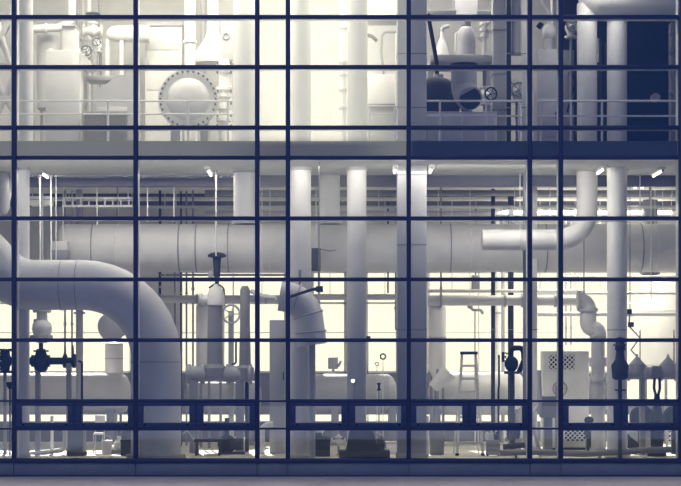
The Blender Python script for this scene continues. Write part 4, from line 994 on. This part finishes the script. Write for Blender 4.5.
for py in (66, 71, 89, 96, 108, 120):
    f = MB(); flange(f, (X(224, d), d, Z(py, d)), (0, 0, 1), 8*sc(d), .07); f.build('flange', PALE, t)
for py in (64, 73, 92, 104, 116, 126):
    for q in (218, 231.5): MB().box((X(q, d)-.02, d-.22, Z(py+2, d)), (X(q, d)+.02, d-.16, Z(py-1, d))).build('stud', DARK, t)
d = 3.6
t = thing('gauge_board', 'small grey panel with a round dial upstairs beside a round column', 'panel', (X(227, d), d, UZ))
MB().box(*bx(221, 233, 20, 60, d, .15), .01).build('board', GREY, t)
MB().torus(P(226, 36, d)+Vector((0, -.02, 0)), (0, 1, 0), 3*sc(d), .02, 20, 6).build('dial', MID, t)
MB().box((X(225, d), d+.05, UZ), (X(228, d), d+.12, Z(60, d))).build('post', PALE, t)
# middle of the upper floor
pipe('thin_riser', 'thin grey riser upstairs left of the second round column', [(X(343, 3.0), 3, UZ), (X(343, 3.0), 3, ROOF_Z)], .07, PALE, flanges=[((X(343, 3.0), 3, Z(y, 3)), (0, 0, 1)) for y in (28, 62, 75, 90, 108)], fm=GREY)
d = 4.4
t = thing('wall_cabinet', 'pale cabinet with a dark open base upstairs between the round and square columns', 'cabinet', (X(381, d), d, UZ))
MB().box((X(366, d), d, Z(104, d)), (X(400, d), d+.5, Z(74, d)), .015).build('body', PALE, t)
MB().box((X(366, d), d+.05, UZ), (X(400, d), d+.5, Z(104, d))).build('base', MID, t)
MB().box((X(366, d), d-.02, Z(106, d)), (X(400, d), d+.02, Z(104, d))).build('shelf', DARK, t)
d = 4.2
t = thing('pipe_loop', 'thin pale square pipe loop upstairs beside the square column', 'pipe', (X(386, d), d, UZ))
MB().tube(fillet([(X(398, d), d, Z(32, d)), P(382, 32, d), P(381, 52, d), P(384, 74, d)], .12), .03, 10).build('barrel', MID, t)
MB().cyl(P(396, 32, d), (X(396, d), d, UZ), .02, 8).build('post', PALE, t)
pipe('rubber_hose', 'short dark curved hose upstairs right of the second round column', [P(366, 35, 3.7), P(372, 36, 3.7), P(377, 41, 3.7)], .04, DARK, rad=.2, cat='hose', hang=[P(367, 35.2, 3.7)], top=ROOF_Z, hr=.006)
t = thing('vent_hood', 'pale boxy hood at the top upstairs between the round and square columns', 'hood', P(385, 10, 4.0))
MB().box(*bx(368, 398, -30, 16, 4.0, .8), .02).build('body', PALE, t); MB().box(*bx(367, 399, 15, 18, 3.95, .9), .01).build('lip', GREY, t)
MB().box(*bx(380, 386, -70, -30, 4.2, .3)).build('duct', GREY, t)

# ================================================================== UPPER FLOOR, RIGHT OF THE SQUARE COLUMN
d = 5.6
for i, (a, b) in enumerate(((434, 452), (456, 473), (477, 492))):
    pass
d = 2.6
t = thing('machine_shelf', 'grey platform upstairs carrying the bullet-shaped vessel', 'platform', (X(460, d), d, UZ))
MB().box((X(430, d), d, Z(62, d)), (X(492, d), d+1.3, Z(54.5, d)), .01).build('deck', GREY, t)
for q in (432, 489):
    for e in (.1, 1.2): MB().box((X(q, d)-.04, d+e-.04, UZ), (X(q, d)+.04, d+e+.04, Z(62, d))).build('leg', GREY, t)
d = 3.1
t = thing('bullet_vessel', 'grey bullet-shaped vessel standing on the platform upstairs', 'tank', (X(466, d), d, Z(54.5, 2.6)))
zb_ = Z(54.5, 2.6); zt_ = Z(25, d); h = zt_-zb_; R = 9.5*sc(d)
MB().lathe((X(466, d), d, zb_), (0, 0, 1), [(0, R)]+[(h*.45+h*.5*math.sin(k*PI/16), R*(1-.62*(1-math.cos(k*PI/16)))) for k in range(0, 9)]+[(h, R*.3)], 32).build('shell', GREY, t)
MB().cyl((X(466, d), d, zt_-.02), (X(466, d), d, zt_+.08), R*.5, 18).build('cap', MID, t)
MB().tube(fillet([P(459, 33, d), P(456, 33, d), P(456, 52, d)], .05), .03, 10).build('side_pipe', PALE, t)
d = 3.3
t = thing('cone_vessel', 'pale cone-shaped vessel on the platform left of the bullet-shaped one', 'tank', (X(442, d), d, zb_))
MB().lathe((X(442, d), d, zb_), (0, 0, 1), [(0, 7*sc(d)), (.15, 7*sc(d)), (.35, 4.5*sc(d)), (.5, 2*sc(d)), (.7, 1.6*sc(d))], 26).build('cone', WHITE, t)
MB().tube(fillet([P(442, 38, d), P(442, 28, d), P(449, 26, d)], .08), .04, 10).build('spout', GREY, t)
d = 3.0
t = thing('branch_valve', 'pale valve with branches on the platform right of the bullet-shaped vessel', 'valve', (X(484, d), d, zb_))
MB().tube([(X(484, d), d, zb_), P(484, 22, d)], .05, 12).build('stem', WHITE, t)
for py, s in ((24, 1), (34, .8), (40, -.8)): MB().tube([P(484, py+3, d), P(484+7*s, py-4, d)], .04, 10).build('branch', PALE, t)
for py in (24, 30, 36): f = MB(); flange(f, (X(484, d), d, Z(py, d)), (0, 0, 1), .1, .05); f.build('flange', PALE, t)
pipe('leaning_bar', 'dark bar leaning against the platform upstairs', [(X(437, 2.5), 2.5, UZ), P(437, 64, 2.5), P(428, 14, 2.5)], .045, BLACK, cat='bar', rad=.1)
for a, b, lab in ((427, 456, 'steel tray high above the leaning bar upstairs'), (477, 498, 'steel tray high above the branch valve upstairs'), (506, 529, 'steel tray high at the narrow right bay upstairs')):
    d = 3.4; t = thing('drip_tray', lab, 'tray', P(a, 13, d), 'steel trays high upstairs')
    MB().box((X(a, d), d, Z(14.5, d)), (X(b, d), d+.5, Z(12.5, d)), .008).build('pan', STEEL, t); MB().box((X(a, d)-.01, d-.02, Z(12.5, d)), (X(b, d)+.01, d, Z(10, d)), .005).build('lip', STEEL, t)
    for q in (a+2, b-2): MB().cyl((X(q, d), d+.25, Z(12.5, d)), (X(q, d), d+.25, ROOF_Z), .015, 8).build('hanger', MID, t)
d = 4.3
t = thing('square_duct', 'grey square duct hanging over the bullet-shaped vessel upstairs', 'duct', (X(466, d), d, ROOF_Z))
MB().box((X(455, d), d, Z(15, d)), (X(478, d), d+.5, ROOF_Z), .015).build('body', GREY, t)
MB().box((X(454, d), d-.02, Z(15, d)), (X(479, d), d+.52, Z(13, d)), .006).build('flange', MID, t)
d = 1.7
t = thing('dark_tank', 'black round tank upstairs behind the railing, right of the square column', 'tank', (X(437, d), d, UZ))
MB().lathe(P(437, 100, d)+Vector((0, .7, 0)), (0, -1, 0), [(0, 25*sc(d)), (.5, 25*sc(d)), (.58, 23*sc(d)), (.64, 17*sc(d)), (.68, 8*sc(d)), (.69, .01)], 40).build('shell', DARK, t)
for s in (-.35, .35): MB().box((X(437, d)+s-.06, d+.2, UZ), (X(437, d)+s+.06, d+.7, Z(112, d))).build('saddle', DARK, t)
MB().cyl(P(440, 76, d)+Vector((0, .5, 0)), P(440, 71, d)+Vector((0, .5, 0)), .1, 16).build('manhole', MID, t)
d = 1.0
t = thing('pipe_elbow', 'grey fat pipe elbow upstairs ending in a dark round opening', 'pipe', (X(468, d), d, UZ))
MB().tube(fillet([P(465, 66, d)+Vector((0, .3, 0)), P(465, 90, d)+Vector((0, .3, 0)), P(470, 99, d)+Vector((0, 0, 0))], .3), 13*sc(d), 30).build('barrel', GREY, t)
MB().cyl(P(470, 99, d), P(470, 99, d)+Vector((0, -.1, 0)), 10.5*sc(d), 30).build('open_end', DARK, t)
MB().cyl(P(465, 68, d)+Vector((0, .3, 0)), P(465, 62, d)+Vector((0, .3, 0)), 14*sc(d), 30).build('cap', BLACK, t)
MB().box((X(463, d), d+.52, UZ), (X(474, d), d+.64, Z(90, d))).build('support_post', DARK, t)
valve('pale valve cluster right of the fat pipe elbow upstairs', P(485, 96, 2.4), .18, WHITE, axis=(0, 0, 1), wheel_axis=(.3, -1, 0), wm=DARK, foot=UZ, group='pale gate valves upstairs')
d = 1.0
t = thing('low_cabinet', 'long low grey cabinet at the floor edge upstairs, right of the square column', 'cabinet', (X(462, d), d, UZ))
MB().box((X(427, d), d, UZ), (X(497, d), d+.5, Z(112, d)), .01).build('body', WHITE, t)
MB().box((X(426.5, d), d-.02, Z(113, d)), (X(497.5, d), d+.52, Z(111.5, d)), .005).build('top', PALE, t)
for k in range(2): MB().box((X(429+k*34, d), d-.015, UZ+.05), (X(461+k*34, d), d, Z(115, d)), .004).build('door', PALE, t)
d = 2.4
t = thing('wall_duct', 'tall grey rectangular duct upstairs left of the dark steel post', 'duct', (X(499, d), d, UZ))
MB().box((X(493, d), d, UZ), (X(506, d), d+.4, ROOF_Z), .01).build('body', GREY, t)
for py in (30, 74, 110): MB().box((X(492.5, d), d-.015, Z(py+1, d)), (X(506.5, d), d+.415, Z(py-1, d))).build('seam_band', MID, t)
t = thing('exhaust_pipe', 'grey pipe ending high upstairs between the steel posts', 'pipe', (X(516, 2.6), 2.6, ROOF_Z))
MB().cyl((X(516, 2.6), 2.6, Z(54, 2.6)), (X(516, 2.6), 2.6, ROOF_Z), 4.5*sc(2.6), 22).build('barrel', GREY, t)
MB().cyl((X(516, 2.6), 2.6, Z(55, 2.6)), (X(516, 2.6), 2.6, Z(53, 2.6)), 5.2*sc(2.6), 22).build('end_ring', MID, t)
valve('slim pale valve stack upstairs between the steel posts', P(517, 92, 2.5), .2, PALE, axis=(0, 0, 1), wheel_axis=(0, -1, 0), wm=MID, foot=UZ, group='pale gate valves upstairs')
# narrow right bay
d = 1.8
t = thing('plinth_box', 'grey tall box upstairs filling the narrow right bay', 'cabinet', (X(548, d), d, UZ))
MB().box((X(537.5, d), d, UZ), (X(558.5, d), d+.8, Z(49, d)), .012).build('body', GREY, t)
dr = MB().box((X(539, d), d-.015, Z(136, d)), (X(557, d), d, Z(98, d)), .005).build('panel_door', GREY, t)
MB().box((X(555, d), d-.035, Z(118, d)), (X(556, d), d-.015, Z(112, d))).build('handle', DARK, dr)
t = thing('sphere_vessel', 'small pale round vessel on top of the tall box in the narrow right bay', 'tank', (X(549, 2.2), 2.2, Z(49, 1.8)))
d = 2.2; zb_ = Z(49, 1.8)
MB().ball(P(549, 32, d), 8*sc(d)).build('shell', PALE, t)
MB().cyl((X(549, d), d, zb_), P(549, 36, d), .1, 16).build('neck', GREY, t)
MB().tube(fillet([P(549, 26, d), P(549, 12, d), P(543, 4, d), P(543, -20, d)], .15), .05, 12).build('feed_pipe', PALE, t)
MB().cyl(P(542, 27, d), P(538, 24, d), .07, 14).build('side_cap', BLACK, t)
for px, lab in ((553, 'thin grey riser upstairs behind the small round vessel'), (557, 'thin pale riser upstairs nearest the narrow bay\'s right mullion')):
    pipe('thin_riser', lab, [(X(px, 3.2), 3.2+(px-553)*.08, UZ), (X(px, 3.2), 3.2+(px-553)*.08, ROOF_Z)], .05, PALE)
# right bay upstairs
d = 1.5
t = thing('elbow_duct', 'large grey duct elbow at the top right turning down into a vertical pipe', 'duct', (X(587, d), d, UZ))
MB().tube([(X(587, d), d, UZ), P(587, 4, d)], 10*sc(d), 30).build('down_pipe', PALE, t)
R = 25*sc(d); MB().lathe(P(577.5, -7, d), (1, 0, 0), [(R*(1-math.cos(k*PI/16)), R*math.sin(k*PI/16)) for k in range(0, 9)]+[(XR-.05-X(577.5, d), R)], 40).build('header', PALE, t)
MB().lathe((X(587, d), d, UZ), (0, 0, 1), [(0, 12.5*sc(d)), (.06, 12.5*sc(d)), (.1, 10.3*sc(d))]).build('base_flange', GREY, t)
t = pipe('vertical_pipe', 'pale vertical pipe upstairs, right of the large elbow duct', [(X(617, d), d, UZ), (X(617, d), d, Z(18.6, d))], 10*sc(d), PALE, flanges=[((X(617, d), d, UZ+.05), (0, 0, 1))])
d = 4.2
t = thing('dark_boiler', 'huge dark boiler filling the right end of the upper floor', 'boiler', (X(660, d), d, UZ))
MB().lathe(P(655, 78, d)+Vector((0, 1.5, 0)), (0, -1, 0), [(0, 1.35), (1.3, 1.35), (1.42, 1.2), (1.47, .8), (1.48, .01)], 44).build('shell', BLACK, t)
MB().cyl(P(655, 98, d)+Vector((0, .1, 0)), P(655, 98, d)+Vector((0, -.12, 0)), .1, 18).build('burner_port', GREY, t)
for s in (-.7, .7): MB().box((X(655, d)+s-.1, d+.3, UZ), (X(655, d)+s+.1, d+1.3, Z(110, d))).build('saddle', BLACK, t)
d = 6.0
struct('shade_backdrop', MB().box((X(560, d), d, SLAB_T), (XR, d+.15, ROOF_Z)), BLACK)  # added wall; the darkness of the right end is put into its black
valve('grey gate valve cluster upstairs behind the large elbow duct', P(571, 28, 3.0), .2, PALE, axis=(0, 0, 1), wheel_axis=(0, -1, 0), wm=MID, foot=UZ, group='pale gate valves upstairs')
d = 3.4
t = thing('control_box', 'grey box with looped cables upstairs left of the large elbow duct', 'box', (X(569, d), d, UZ))
MB().box((X(562, d), d, UZ), (X(574, d), d+.3, Z(50, d)), .01).build('body', MID, t)
for k, q in enumerate((569, 572)): MB().tube(fillet([P(q, 72, d)+Vector((0, -.05, 0)), P(q+4, 90, d)+Vector((0, -.08, 0)), P(q-2, 112, d)+Vector((0, -.05, 0))], .4), .02, 8).build('cable', BLACK, t)
t = thing('gauge_strip', 'thin dark gauge strip upstairs between the two vertical pipes', 'gauge', (X(603, 2.4), 2.4, UZ))
MB().box((X(601.5, 2.4), 2.4, UZ), (X(604.5, 2.4), 2.5, Z(40, 2.4))).build('board', BLACK, t)
MB().cyl((X(599, 2.4), 2.45, Z(62, 2.4)), (X(599, 2.4), 2.45, Z(38, 2.4)), .03, 10).build('tube', STEEL, t)
d = 3.6
t = thing('side_panel_rack', 'grey rack upstairs at the right edge beside the dark boiler', 'rack', (X(677, d), d, UZ))
MB().box((X(671, d), d, UZ), (X(690, d), d+.3, Z(22, d)), .01).build('frame', MID, t)
for py in (30, 50, 70, 90): MB().box((X(669, d), d-.04, Z(py+5, d)), (X(673, d), d+.04, Z(py, d)), .01).build('terminal', GREY, t)
